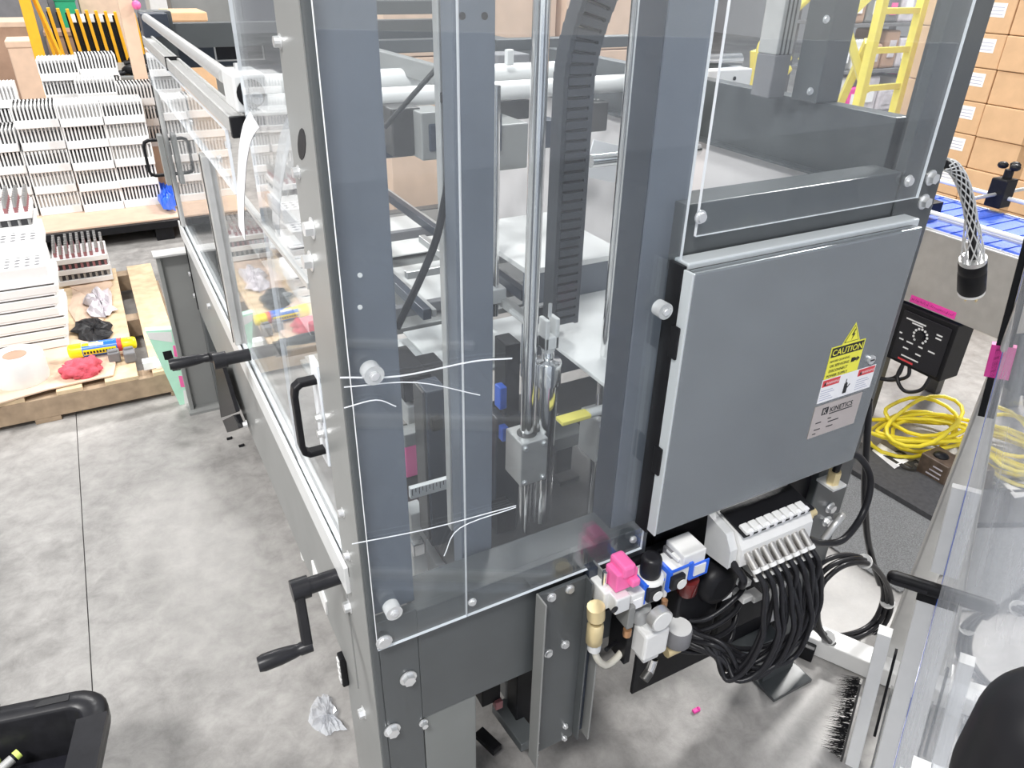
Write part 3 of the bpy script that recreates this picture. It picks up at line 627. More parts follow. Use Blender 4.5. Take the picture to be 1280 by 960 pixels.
for k in range(8):
    for row in (0, 1):
        x = mx0+.016+k*sp_+.010*row; y0, z0 = (-.100, .720) if row == 0 else (-.101, .695)
        f = MB().cyl((x, y0, z0), (x+.004, y0-.028, z0-.024), .0078, 12).build('push_fitting', 'steel', VM)
        MB().cyl((x+.004, y0-.028, z0-.024), (x+.005, y0-.034, z0-.030), .0095, 12).build('release_ring', 'white', f)
        s0 = V((x+.005, y0-.034, z0-.030)); j = rnd.uniform(-1, 1)
        dep = .045*rnd.random(); xb = .70+.03*rnd.random()
        pts = [s0, s0+V((.008, -.022, -.03)), V((x+.026+.01*j, -.150-dep*.6, .575)), V((x+.026+.01*j, -.150-dep, .525)), V((x+.0+.01*j, -.150-dep, .46-.03*rnd.random())),
               V((x*.6+.28, -.13-dep, .425-.03*rnd.random()+.01*j)), V((.76+.02*j, -.10-dep*.5, .435+.04*rnd.random())), V((xb, -.05, .44+.05*rnd.random())), V((xb-.04, .01, .48+.06*rnd.random()))]
        MB().tube(smooth_path(pts, 7), .0062, 8).build('hose', 'rubber', VM)
for k in range(4):
    z = .40+.035*k; MB().tube(smooth_path([(.66, .0, z+.02), (.74, -.06, z), (.84, -.07, z-.01+.02*k), (.88, -.03, z+.06), (.90, .0, z+.1)], 6), .006, 8).build('hose', 'rubber', VM)
for x, y, z in ((.80, -.05, .56), (.86, -.06, .53), (.83, -.07, .60), (.91, -.05, .50), (.88, -.05, .60)): MB().box(x-.014, x+.014, y-.02, y+.02, z-.008, z+.008).build('tube_clip', 'white', VM, .002)
MB().tube(smooth_path([(.77, -.02, .735), (.765, -.08, .70), (.785, -.11, .66), (.80, -.10, .62)], 6), .009, 8).build('hose', 'rubber', VM)
MB().lathe((.775, -.02, .60), NY, [(.05, 0), (.052, .03), (.046, .05), (.03, .055)], 20).build('muffler', 'black', VM)
fb = MB().cyl((mx1, -.06, .705), (mx1+.035, -.06, .708), .017, 6, smooth=False).build('brass_fitting', 'brass', VM); MB().cyl((mx1+.035, -.06, .708), (mx1+.055, -.06, .710), .010, 14).build('nipple', 'brass', fb)
bb = MB().box(1.105, 1.15, -.05, -.0, .735, .741).build('bracket', 'alu_white', VM); MB().cyl((1.125, -.028, .741), (1.125, -.028, .775), .015, 6, smooth=False).build('brass_nut', 'brass', bb)
MB().tube(smooth_path([(1.125, -.028, .772), (1.135, -.03, .81), (1.18, -.04, .805), (1.22, -.06, .74), (1.20, -.08, .66), (1.12, -.10, .625), (1.04, -.10, .645), (.985, -.10, .68)], 8), .0085, 10).build('hose', 'rubber', VM)
MB().tube(smooth_path([(1.06, -.09, .64), (1.09, -.09, .68), (1.12, -.08, .68), (1.13, -.06, .66)], 6), .0085, 10).build('hose', 'alu', VM)
MB().box(.91, .955, -.10, -.09, .44, .56).build('tag', 'white', VM, .002)
MB().box(.67, .80, -.05, .018, .42, .62).build('valve_housing', 'black', VM, .008)
MB().box(.82, 1.08, -.04, .018, .38, .60).build('valve_housing', 'black', VM, .008)
MB().box(.96, 1.10, -.03, .018, .15, .24).build('lower_bracket', 'frame', VM, .003)

# ================================================================== air preparation unit
AP = thing('air_preparation_unit', 'air filter and regulator row with pink lockout lever beside the hanging bracket', 'regulator', (.57, -.04, .45))
MB().box(.46, .73, -.01, .012, .60, .72).build('mount_rail', 'black', AP, .002)
def ab(name, px, py, sx, sy, sz, mat, Y=-.07, par=None, bev=.003, dx=0, dz=0):
    p = at('Y', Y, px, py)+V((dx, 0, dz)); return MB().box(p.x-sx/2, p.x+sx/2, Y, Y+sy, p.z-sz/2, p.z+sz/2).build(name, mat, par or AP, bev)
vb = ab('shutoff_valve', 768, 748, .05, .06, .045, 'white')
ab('valve_port', 779, 757, .035, .03, .04, 'alu_white', -.095, vb); p = at('Y', -.095, 768, 762); MB().cyl(p, p+NY*.001, .008, 14).build('port_hole', 'ink', vb)
p = at('Y', -.06, 760, 724); MB().cyl((p.x, -.05, p.z-.03), (p.x, -.05, p.z+.012), .006, 12).build('bleed_screw', 'chrome', vb)
lv = ab('lockout_lever', 784, 726, .05, .04, .045, 'pink', -.08); ab('lever_grip', 788, 716, .03, .05, .03, 'pink', -.085, lv, .006); ab('lever_tab', 796, 730, .02, .03, .018, 'pink', -.095, lv, .004)
MB().cyl(at('Y', -.06, 785, 712), at('Y', -.06, 785, 706), .007, 12).build('lever_pin', 'darksteel', lv)
p = at('Y', -.07, 781, 765); s = MB().box(p.x-.006, p.x+.010, -.09, -.05, p.z-.03, p.z+.03).build('spacer_clamp', 'plate', AP, .002); MB().cyl((p.x, -.085, p.z-.052), (p.x, -.085, p.z-.034), .009, 8).build('drain_screw', 'copper', s)
md = ab('filter_body', 797, 752, .035, .05, .045, 'white', -.08); ab('filter_label', 797, 755, .022, .002, .025, 'paper', -.082, md, 0)
p = at('Y', -.06, 814, 720); rg = MB().lathe((p.x, -.055, p.z-.012), NZ, [(.030, 0), (.030, .012), (.024, .014)], 24).build('pressure_regulator', 'white', AP)
MB().lathe((p.x, -.055, p.z+.002), NZ, [(.021, 0), (.022, .006), (.021, .04), (.019, .046), (.012, .048)], 24).build('adjust_knob', 'rubber', rg)
b1 = ab('regulator_body', 816, 742, .05, .06, .052, 'white', -.075); ab('blue_side', 806, 744, .008, .064, .054, 'blue', -.078, b1, .001); ab('blue_top', 820, 729, .045, .003, .006, 'blue', -.078, b1, .0)
ab('gauge_block', 819, 744, .034, .012, .034, 'rubber', -.088, b1); p = at('Y', -.089, 822, 745); g = MB().cyl(p, p+NY*.002, .012, 20).build('gauge_dial', 'white', b1)
p = at('Y', -.07, 806, 763); bw = MB().lathe((p.x, -.055, p.z-.045), NZ, [(.006, -.008), (.014, 0), (.022, .012), (.023, .045)], 22).build('clear_bowl', 'clear_bowl', AP)
b2 = ab('lubricator_body', 848, 725, .052, .06, .052, 'white', -.075); ab('blue_side', 838, 728, .008, .064, .056, 'blue', -.078, b2, .001); ab('blue_top', 852, 711, .045, .003, .006, 'blue', -.078, b2, 0)
ab('gauge_block', 849, 729, .034, .012, .034, 'rubber', -.088, b2); p = at('Y', -.089, 852, 730); MB().cyl(p, p+NY*.002, .012, 20).build('gauge_dial', 'white', b2)
ab('spacer', 834, 732, .010, .05, .07, 'white', -.07); p = at('Y', -.07, 829, 748); MB().cyl((p.x, -.075, p.z-.02), (p.x, -.075, p.z), .007, 8).build('drain_screw', 'copper', AP)
p = at('Y', -.06, 863, 735); MB().lathe((p.x, -.05, p.z-.03), NZ, [(.012, 0), (.022, .012), (.023, .05)], 20).build('oil_bowl', 'amber_bowl', AP)
b3 = ab('end_module', 868, 702, .06, .06, .05, 'white', -.07); ab('blue_side', 864, 714, .010, .062, .045, 'blue', -.075, b3, .001); ab('blue_top', 874, 712, .05, .003, .04, 'blue', -.073, b3, 0); ab('module_face', 875, 712, .03, .003, .026, 'white', -.076, b3, 0)
ab('nameplate_block', 846, 698, .032, .03, .04, 'grey_dark', -.04); ab('module_cap', 852, 700, .02, .04, .01, 'white', -.06)
el = MB().cyl(at('Y', -.075, 745, 758), at('Y', -.075, 745, 772), .018, 14).build('brass_elbow', 'brass', AP)
p = at('Y', -.075, 745, 776); MB().lathe((p.x, -.075, p.z-.062), NZ, [(.012, 0), (.017, .004), (.017, .05), (.013, .056)], 12).build('brass_coupling', 'brass', AP)
p = at('Y', -.075, 743, 806); MB().cyl((p.x, -.075, p.z-.012), (p.x, -.075, p.z+.012), .014, 10).build('hose_nut', 'alu_white', AP)
MB().tube(smooth_path([at('Y', -.075, 743, 806), at('Y', -.075, 746, 822), at('Y', -.065, 757, 831), at('Y', -.05, 771, 822), at('Y', -.03, 786, 802), at('Y', -.0, 799, 784)], 8), .0075, 10).build('air_hose', 'hose', AP)
MB().tube(smooth_path([at('Y', -.05, 758, 812), at('Y', -.02, 772, 800), at('Y', .0, 786, 786)], 6), .005, 8).build('air_hose', 'rubber', AP)
# second regulator hanging lower
R2 = thing('pressure_regulator', 'white pressure regulator with round gauge hanging under the air filter row', 'regulator', (.615, -.09, .40))
p = at('Y', -.10, 822, 805); MB().box(p.x-.034, p.x+.030, -.10, -.04, p.z-.04, p.z+.035).build('body', 'white', R2, .006)
MB().box(p.x-.022, p.x+.020, -.09, -.05, p.z-.062, p.z-.04).build('lower_body', 'white', R2, .004)
MB().lathe((p.x+.003, -.07, p.z+.035), NZ, [(.026, 0), (.024, .01), (.018, .018)], 22).build('bonnet', 'alu_white', R2)
q = at('Y', -.11, 828, 777); g = MB().cyl(q+V((0, .02, 0)), q, .0265, 26).build('gauge', 'alu', R2); MB().cyl(q, q+NY*.002, .023, 26).build('gauge_dial', 'white', g)
q = at('Y', -.09, 855, 800); c = MB().lathe((q.x, -.07, q.z-.025), NZ, [(.028, 0), (.030, .004), (.030, .042), (.027, .046)], 24).build('cap', 'grey_dark', R2); MB().cyl((q.x, -.07, q.z+.021), (q.x, -.07, q.z+.024), .027, 24).build('cap_top', 'white', c)
q = at('Y', -.09, 848, 819); MB().cyl((q.x-.02, -.07, q.z), (q.x+.016, -.07, q.z), .014, 8).build('brass_plug', 'brass', R2)
q = at('Y', -.08, 814, 838); f = MB().cyl((q.x+.012, -.07, q.z+.02), (q.x, -.075, q.z-.012), .010, 12).build('elbow_fitting', 'chrome', R2); MB().cyl((q.x, -.075, q.z-.010), (q.x-.018, -.08, q.z-.020), .011, 12).build('fitting_ring', 'darksteel', f)
MB().box(p.x-.05, p.x-.034, -.06, -.0, p.z-.08, p.z+.06).build('support_strip', 'black', R2, .002)

# ================================================================== cable loop hanging by the right post
CL = thing('cable_coil', 'black power cable hanging in a large tied loop by the right post', 'cable', (1.42, 0, .1))
ctr = V((1.42, -.02, .22)); LP = [at('Y', .0, *q) for q in ((1010, 737), (1020, 712), (1045, 694), (1075, 696), (1098, 718), (1104, 748), (1090, 778), (1062, 794), (1030, 792), (1012, 772))]
for k in range(3):
    pts = [p+V((.008*k, -.012*k, -.010*k+.006*math.sin(i*2+k))) for i, p in enumerate(LP)]
    q = smooth_path(pts+[pts[0]], 6)[:-1]; MB().tube(q, .0075, 8, closed=True).build('loop', 'rubber', CL)
MB().tube(smooth_path([at('Y', .0, 1086, 500), at('Y', 0, 1083, 560), at('Y', 0, 1081, 620), at('Y', 0, 1084, 670), at('Y', 0, 1092, 705), at('Y', 0, 1100, 730)], 6), .009, 8).build('tail', 'rubber', CL)
MB().tube(smooth_path([LP[-2], at('Y', .0, 1005, 780), at('Y', 0, 997, 790), (1.236, -.01, .14)], 5), .007, 8).build('tail', 'rubber', CL)
for i, q in ((3, LP[3]), (5, LP[5]), (8, LP[8]), (0, LP[0])):
    a = LP[(i+1) % 10]-LP[i-1]; a.normalize(); c = q+V((.008, -.012, -.010)); MB().cyl(c-a*.004, c+a*.004, .021, 12).build('cable_tie', 'white', CL)

# ================================================================== leaning guard panel, right foreground
U = V((.875, .484, 0)); N = V((-.484, .875, 0)); A = V((1.504, -.092, 1.2)); B = V((1.198, -.367, .05)); E = (A-B).normalized(); ET = A+E*.5
B0 = B-E*(B.z-.004)/E.z
GP = thing('safety_screen', 'clear hinged safety screen with white rails and black peg handle, right foreground', 'screen', tuple(B0))
PN = E.cross(U).normalized(); PN = PN if PN.dot(N) > 0 else -PN
LT = (ET-B0).length
def tt(t): return (t*1.222+(B-B0).length)/LT          # height along the leaning edge, 0 at the floor end
MB().prism([B0, B0-U*2.0, B0-U*2.0+(ET-B0), ET], PN*.006, 0, 1).build('pane', ['acrylic_door', 'acrylic_edge'], GP)
MB().prism([B0-U*.001+PN*.0062, B0-U*.004+PN*.0062, B0-U*.004+(ET-B0)+PN*.0062, ET-U*.001+PN*.0062], PN*.0006).build('edge_strip', 'blue', GP)
def stile(name, t0, t1, n0, n1, mat, ud=.035, par=None):
    a, b = B0.lerp(ET, t0)+PN*n0-U*.004, B0.lerp(ET, t1)+PN*n0-U*.004
    return MB().prism([a, a+U*ud, a+U*ud+PN*(n1-n0), a+PN*(n1-n0)], b-a).build(name, mat, par or GP, .002)
stile('lower_stile', .0, tt(.365), .008, .048, 'white'); stile('stile_cap', tt(.365), tt(.382), .006, .050, 'black'); stile('stile_insert', .0, tt(.15), .0495, .054, 'plate')
stile('upper_stile', tt(.43), tt(.605), .007, .036, 'white', .02); stile('outer_stile', .0, tt(.27), .080, .112, 'white'); stile('seal_strip', tt(.05), tt(.24), .0595, .066, 'black', .02)
stile('gasket_strip', tt(.75), 1, .008, .022, 'black', .012); stile('pink_tape', tt(.825), tt(.885), .007, .030, 'magenta', .02)
br = MB(); rnd = random.Random(8)
for k in range(420):
    p = B0.lerp(ET, rnd.uniform(0, tt(.15)))+PN*(.120+rnd.uniform(0, .012))+U*rnd.uniform(0, .02); q = p+PN*rnd.uniform(.025, .05)+V((rnd.uniform(-.008, .008), rnd.uniform(-.008, .008), -rnd.uniform(.005, .03))); s_ = V((0, 0, .0014))
    br.add([p-s_, p+s_, q], [(0, 1, 2)])
br.build('brush_bristles', 'rubber', GP)['kind'] = 'stuff'
stile('brush_holder', .0, tt(.15), .1185, .124, 'darksteel', .02)
for z0, z1, k0 in ((.075, .105, .25), (.685, .72, .80), (.94, .955, 1.06)):
    a = B0+E*((z0-B0.z)/E.z)+PN*.007; MB().prism([a-U*k0, a-U*1.95, a-U*1.95+E*((z1-z0)/E.z), a-U*k0+E*((z1-z0)/E.z)], PN*.02).build('cross_rail', 'white', GP, .002)
h0 = B0.lerp(ET, tt(.40))+PN*.006-U*.012
hn = MB().lathe(h0, PN, [(.018, 0), (.018, .098), (.016, .108), (.010, .114), (.003, .116)], 20).build('peg_handle', 'black', GP)
MB().obox(h0+PN*.065-U*.0185, (.002, .08, .008), (U, PN, E)).build('peg_slot', 'rubber', hn)
kc = at('Y', -.8433, 1326, 932); R_ = .030
MB().lathe(kc, NZ, [(R_*.80, -.045), (R_*.96, -.04), (R_, -.03), (R_, .0)]+[(R_*math.cos(t*math.pi/18), .030*math.sin(t*math.pi/18)) for t in range(1, 9)]+[(.002, .030)], 36).build('round_cap', 'black', GP)
crn = V((1.455, -.115, 0)); ps = crn+U*.03-N*.03
GPp = thing('guard_post', 'silver aluminium guard post on a white floor bar, right foreground', 'post', tuple(ps))
MB().obox(ps+V((0, 0, .78)), (.06, .06, 1.44), (U, N, NZ)).build('post', 'alu', GPp, .006)
MB().obox(ps+V((0, 0, .045)), (.075, .075, .03), (U, N, NZ)).build('post_base', 'alu_white', GPp, .004)
MB().bar(ps+N*.24-U*.05+V((0, 0, .035)), ps-N*.34-U*.05+V((0, 0, .035)), .07, .062).build('foot_bar', 'white', GPp, .004)
MB().obox(ps+N*.22-U*.10+V((0, 0, .025)), (.03, .05, .05), (U, N, NZ)).build('foot_end', 'black', GPp, .003)

# ================================================================== conveyor at the right
CV = thing('belt_conveyor', 'stainless belt conveyor with blue belt behind the guard post', 'conveyor', (2.8, .8, 0))
cx0, cx1, cz, cy0_, cy1_ = 2.60, 3.14, .895, -.6, 2.4
MB().box(cx0, cx0+.012, cy0_, cy1_, .592, cz).build('side_panel', 'steel', CV, .002)
MB().box(cx0-.004, cx0+.03, cy0_, cy1_, cz, cz+.006).build('panel_lip', 'alu', CV, .001)
MB().box(cx1-.012, cx1, cy0_, cy1_, .592, cz).build('side_panel', 'steel', CV, .002)
bl = MB().box(cx0+.03, cx1-.02, cy0_, cy1_, cz-.03, cz-.002).build('belt', 'belt', CV, .002)
for k in range(24):
    y = .0+k*.07; MB().box(cx0+.03, cx1-.02, y, y+.006, cz-.002, cz+.002).build('belt_module', 'belt', bl)
for x, z in ((cx0+.06, cz+.055), (cx1+.0, cz+.06)): MB().cyl((x, cy0_, z), (x, cy1_, z), .009, 12).build('guide_rail', 'alu_white', CV)
MB().cyl((cx0+.10, cy0_, cz+.03), (cx0+.10, .86, cz+.03), .010, 12).build('guide_rail', 'alu_white', CV)
p = at('X', cx1, 1243, 268); kb = MB().box(cx1-.05, cx1+.03, p.y-.035, p.y+.035, cz+.02, cz+.14).build('guide_clamp', 'black', CV, .006)
m = MB(); m.cyl((cx1, p.y, cz+.14), (cx1, p.y, cz+.175), .018, 14); 
for t in (0, 2.09, 4.19): m.ball((cx1+.03*math.cos(t), p.y+.03*math.sin(t), cz+.19), .022, 10, sc=(1, 1, .7))
m.build('clamp_knob', 'black', kb); MB().cyl((cx1-.25, p.y, cz+.075), (cx1+.2, p.y, cz+.075), .008, 10).build('clamp_rod', 'alu', kb)
MB().box(cx0+.02, cx0+.2, .92, 1.02, cz+.02, cz+.07).build('sensor_box', 'black', CV, .004)
for y in (.88, 2.2, -.4):
    MB().box(cx0, cx0+.05, y-.03, y+.03, 0, .60).build('leg', 'darksteel', CV, .003); MB().box(cx1-.05, cx1, y-.03, y+.03, 0, .60).build('leg', 'darksteel', CV, .003)
MB().cyl((cx0-.02, .86, .06), (cx0-.02, .86, .45), .007, 10).build('adjust_rod', 'alu', CV)
bolt(CV, (cx0, .2, .75), NX, .012, .012); bolt(CV, (cx0, .93, .30), NX, .012, .012)
# motor cap at the near end of the machine side
MB().lathe((cx0-.01, 1.02, .76), NX, [(.07, 0), (.075, .03), (.07, .10), (.05, .12)], 22).build('drive_motor', 'black', CV)
ct = MB().box(cx0-.012, cx0+.11, .585, .845, .33, .585).build('speed_controller', 'black', CV, .006)
MB().box(cx0-.018, cx0-.011, .60, .815, .345, .565).build('face_plate', 'black_gloss', ct, .002)
yc, zc = .715, .485
m = MB()
for k in range(11):
    t = math.radians(-50+28*k); m.cyl((cx0-.0185, yc+.030*math.cos(t), zc+.030*math.sin(t)), (cx0-.0195, yc+.030*math.cos(t), zc+.030*math.sin(t)), .0055, 8)
m.cyl((cx0-.0185, yc, zc), (cx0-.0195, yc, zc), .012, 14); m.build('dial_scale', 'white', ct)
MB().cyl((cx0-.0185, yc, zc), (cx0-.03, yc, zc), .018, 18).build('dial_knob', 'rubber', ct)
m = MB()
for y, z, l in ((.75, .535, .09), (.74, .525, .05), (.79, .44, .02), (.75, .44, .03), (.70, .44, .02), (.76, .41, .025), (.70, .405, .025), (.65, .44, .03), (.73, .375, .08), (.64, .52, .025), (.64, .505, .025), (.80, .465, .012)): m.box(cx0-.0192, cx0-.0184, y-l/2, y+l/2, z-.003, z+.003)
m.build('printed_text', 'white', ct); MB().box(cx0-.0195, cx0-.0184, .71, .78, .352, .360).build('red_strip', 'red', ct)
pt = MB().box(cx0-.0015, cx0, .615, .815, .598, .628).build('pink_tape', 'magenta', CV); rs = random.Random(4); m = MB()
for k in range(26):
    y = .806-.0071*k; m.bar((cx0-.0018, y, .606+.004*rs.random()), (cx0-.0018, y-.006*rs.random(), .614+.008*rs.random()), .0002, .0022, (1, 0, 0))
    if k % 3 == 0: m.bar((cx0-.0018, y, .611), (cx0-.0018, y-.006, .612), .0002, .002, (1, 0, 0))
m.build('scribbled_writing', 'ink', pt)['kind'] = 'stuff'
for k, pts in enumerate((((cx0, .76, .335), (cx0-.01, .76, .28), (cx0-.02, .80, .24), (cx0-.05, .90, .22), (cx0-.1, 1.05, .24)), ((cx0, .73, .335), (cx0-.01, .72, .29), (cx0-.02, .78, .245), (cx0-.05, .86, .23)), ((cx0, .76, .335), (cx0-.02, .755, .27), (cx0-.03, .70, .235), (cx0-.02, .64, .27), (cx0, .63, .335)))):
    MB().tube(smooth_path(pts, 7), .008, 8).build('lead', 'rubber', ct)

# twist-lock plug on a cord with woven grip
PG = thing('power_plug', 'black twist-lock plug hanging on a wire-mesh cord grip beside the right post', 'plug', (1.53, .05, 1.1))
cp = smooth_path([at('Y', .05, *q) for q in ((1180, 205), (1192, 210), (1203, 228), (1211, 255), (1215, 285), (1216, 325))], 8)
MB().tube(cp, .009, 10).build('cord', 'rubber', PG)
m = MB()
for k in range(8):
    for sgn in (1, -1):
        pts = []
        for i, p in enumerate(cp):
            t = (cp[min(i+1, len(cp)-1)]-cp[max(i-1, 0)]).normalized(); a = V((0, 1, 0)); b = t.cross(a).normalized(); a = b.cross(t)
            rr = .0125 if i < len(cp)*.72 else .0125+.014*(i-len(cp)*.72)/(len(cp)*.28)
            an = 2*math.pi*k/8+sgn*i*.17; pts.append(p+a*(rr*math.cos(an))+b*(rr*math.sin(an)))
        m.tube(pts, .0016, 5)
m.build('mesh_grip', 'alu_white', PG)
e = cp[-1]; ax_ = (at('Y', .05, 1213, 385)-e).normalized(); sx_ = ax_.cross(V((0, 1, 0))).normalized(); sy_ = ax_.cross(sx_)
MB().lathe(e, ax_, [(.027, .004), (.0305, .010), (.0305, .030), (.029, .033), (.031, .037), (.031, .088), (.029, .092)], 28).build('plug_body', 'black', PG)
MB().cyl(e-ax_*.006, e+ax_*.005, .029, 26).build('clamp_plate', 'alu', PG)
for dx in (-.022, .022): MB().cyl(e+sx_*dx-sy_*.006-ax_*.028, e+sx_*dx-sy_*.006, .006, 10).build('clamp_screw', 'bolt', PG)
MB().cyl(e+ax_*.092, e+ax_*.099, .0295, 28).build('face_ring', 'white', PG)
for dx, dy in ((-.010, -.006), (.014, -.008), (.0, .014)): MB().obox(e+ax_*.110+sx_*dx+sy_*dy, (.007, .003, .022), (sx_, sy_, ax_)).build('prong', 'brass', PG, .0005)

# floor mats, yellow cord, small power box
tag(MB().prism([(1.756, .329, .002), (1.784, .054, .002), (2.30, .02, .002), (2.36, .72, .002), (2.2, .72, .002)], (0, 0, .006)).build('floor_mat', 'mat_grey', origin=(2.0, .3, 0)), 'speckled grey rubber floor mat beyond the hanging cable loop', 'mat')
dk = thing('floor_scale', 'low black floor plate numbered 25 under the yellow cord', 'plate', (2.4, .5, 0))
MB().prism([at('Z', .03, *q) for q in ((1062, 585), (1075, 552), (1180, 606), (1170, 648))], (0, 0, -.03)).build('plate_top', 'mat_dark', dk, .003)
q0 = [at('Z', .031, *q) for q in ((1090, 563), (1100, 554), (1136, 576), (1118, 586))]; MB().prism(q0, (0, 0, .001)).build('number_sheet', 'paper', dk)
rt = (q0[2]-q0[1]).normalized(); upx = V((-rt.y, rt.x, 0)); text(dk, '25', q0[0]+rt*.045+upx*.012+V((0, 0, .0015)), rt, upx, .14, 'ink', bold=.02)
YC = thing('extension_cord', 'yellow extension cord coiled loosely on the floor below the conveyor', 'cord', (2.6, .62, 0))
rnd = random.Random(5)
for k in range(8):
    c0 = V((2.60+rnd.uniform(-.06, .06), .62+rnd.uniform(-.03, .03), .045+.012*k)); ra, rb_ = .21+rnd.uniform(-.09, .06), .10+rnd.uniform(-.035, .04); th = -.35+rnd.uniform(-.55, .55)
    pts = []
    for i in range(20):
        t = 2*math.pi*i/20; x, y = ra*math.cos(t), rb_*math.sin(t)*(1+.2*math.sin(2*t+k)); pts.append(c0+V((x*math.cos(th)-y*math.sin(th), x*math.sin(th)+y*math.cos(th), .01*math.sin(3*t+k))))
    MB().tube(pts, .0085, 8, closed=True).build('turn', 'yellow', YC)
MB().tube(smooth_path([(2.45, .66, .06), (2.62, .56, .05), (2.82, .53, .02), (3.0, .55, .012), (3.3, .62, .012), (3.6, .50, .012)], 7), .0105, 8).build('tail', 'yellow', YC)
tag(MB().tube(smooth_path([at('Z', .012, *q) for q in ((1225, 563), (1250, 570), (1280, 580), (1320, 600))], 6), .0105, 8).build('extension_cord', 'yellow', origin=at('Z', 0, 1250, 572)), 'upper run of yellow cord on the floor right of the guard post', 'cord')
tag(MB().tube(smooth_path([at('Z', .012, *q) for q in ((1222, 576), (1250, 584), (1262, 592), (1290, 604))], 6), .0105, 8).build('extension_cord', 'yellow', origin=at('Z', 0, 1250, 586)), 'lower run of yellow cord on the floor right of the guard post', 'cord')
pbx = at('Z', .0, 1180, 606); PB = thing('power_supply', 'small dark brown power supply box with printed label on the floor', 'power supply', tuple(pbx))
MB().box(pbx.x-.05, pbx.x+.06, pbx.y-.02, pbx.y+.10, .0, .11).build('case', 'brown', PB, .004)
m = MB()
for k in range(4): m.box(pbx.x-.0515, pbx.x-.0502, pbx.y+.0, pbx.y+.07-.01*k, .02+.02*k, .026+.02*k)
m.box(pbx.x-.02, pbx.x+.02, pbx.y-.0212, pbx.y-.0202, .04, .06); m.build('label_print', 'bag', PB)['kind'] = 'stuff'; MB().ball((pbx.x, pbx.y+.05, .11), .03, 12, sc=(1, 1, .5)).build('cord_plug', 'black', PB)
# ================================================================== left: pallets, trays, loose things
def dup(root, loc=None, rotz=None, label=None, group=None):
    r_ = root.copy(); COL.objects.link(r_)
    if loc is not None: r_.location = loc
    if rotz is not None: r_.rotation_euler = (0, 0, rotz)
    if label: r_['label'] = label
    if group: r_['group'] = group
    for c_ in list(root.children):
        d_ = c_.copy(); COL.objects.link(d_); d_.parent = r_
        for g_ in c_.children: e_ = g_.copy(); COL.objects.link(e_); e_.parent = d_
    return r_
ORD = ['lowest', 'second', 'third', 'fourth', 'fifth', 'sixth', 'seventh', 'eighth', 'ninth', 'tenth', 'eleventh', 'twelfth']
# wooden pallet
PX0, PX1, PY0, PY1 = -1.30, -.10, 2.46, 3.95
WP = thing('wooden_pallet', 'worn wooden pallet covered with torn cardboard and white trays', 'pallet', ((PX0+PX1)/2, PY0, 0))
for k, x in enumerate((-1.28, -1.06, -.84, -.62, -.43, -.235)):
    MB().box(x, x+(.10 if k < 4 else .135), PY0, PY1, .118, .138).build('deck_plank', 'wood', WP, .002)
for y in (PY0, (PY0+PY1)/2-.05, PY1-.1): MB().box(PX0, PX1, y, y+.09, .022, .118).build('stringer', 'wood_dark', WP, .003)
for k in range(3): MB().box(PX0+.02+k*.55, PX0+.12+k*.55, PY0, PY1, 0, .022).build('bottom_plank', 'wood_dark', WP, .002)
cbd = MB().prism([at('Z', .142, *q) for q in ((-40, 520), (0, 505), (60, 488), (105, 478), (142, 470), (145, 455), (135, 430), (90, 425), (60, 405), (-40, 420))], (0, 0, .006)).build('cardboard_sheet', ['carton_pale'], origin=(-.7, 2.6, .142))
tag(cbd, 'torn pale cardboard sheet under the red cloth and tape roll', 'cardboard')
crumple('cardboard_sheet', ((74, 346), (136, 343), (141, 352), (140, 372), (128, 405), (120, 418), (95, 402), (88, 380)), 'Z', .139, 'carton_pale', (-.45, 3.3, .138), 'crumpled pale cardboard flap on the pallet behind the spray can', 'cardboard', .006, 9, .10)
crumple('plastic_wrap', ((106, 374), (118, 362), (138, 364), (148, 388), (134, 400), (114, 396)), 'Z', .147, 'bag', (-.45, 3.3, .146), 'grey crumpled plastic wrap lying on the cardboard flap', 'plastic wrap', .035, 4, .22)
crumple('plastic_sheet', ((94, 403), (112, 398), (128, 402), (142, 416), (124, 428), (100, 424)), 'Z', .147, 'black', (-.5, 3.0, .146), 'black plastic sheet scrap behind the spray can', 'plastic sheet', .012, 5, .22)
# flat trays at the left of the pallet
LX0, LX1, LY = -.98, -.545, 2.90
z = .150
for k in range(6):
    h = .054; j = .012*((k*7) % 3-1)
    tr_ = thing('shallow_tray', 'shallow white tray, %s from the bottom of the flat stack on the pallet' % ORD[k] if k else 'shallow white tray lying lowest in the flat stack on the pallet', 'tray', ((LX0+LX1)/2, LY, z), 'shallow white trays in the flat stack')
    MB().box(LX0+j, LX1+j, LY, LY+.34, z, z+h*.72).build('tray_base', 'tray', tr_, .004)
    MB().box(LX0+j+.012, LX1+j-.012, LY+.003, LY+.33, z+h*.72, z+h*.86).build('dark_gap', 'darksteel', tr_); MB().box(LX0+j+.004, LX1+j-.004, LY+.002, LY+.335, z+h*.86, z+h*.99).build('tray_lip', 'paper', tr_)
    z += h
for k in range(2):
    h = .075; tr_ = thing('hole_tray', 'white tray with rows of round holes, %s of two in the left stack' % ('lower' if k == 0 else 'upper'), 'tray', ((LX0+LX1)/2, LY, z), 'white hole trays')
    y0 = LY+.02+.15*k; MB().box(LX0, LX1-.01, y0, y0+.36, z, z+h).build('tray_block', 'tray', tr_, .004)
    m = MB()
    for a in range(10):
        for b in range(8): m.cyl((LX0+.03+a*.040, y0+.03+b*.043, z+h), (LX0+.03+a*.040, y0+.03+b*.043, z+h+.0008), .012, 8)
    m.build('holes', 'grey_dark', tr_)['kind'] = 'stuff'; z += h
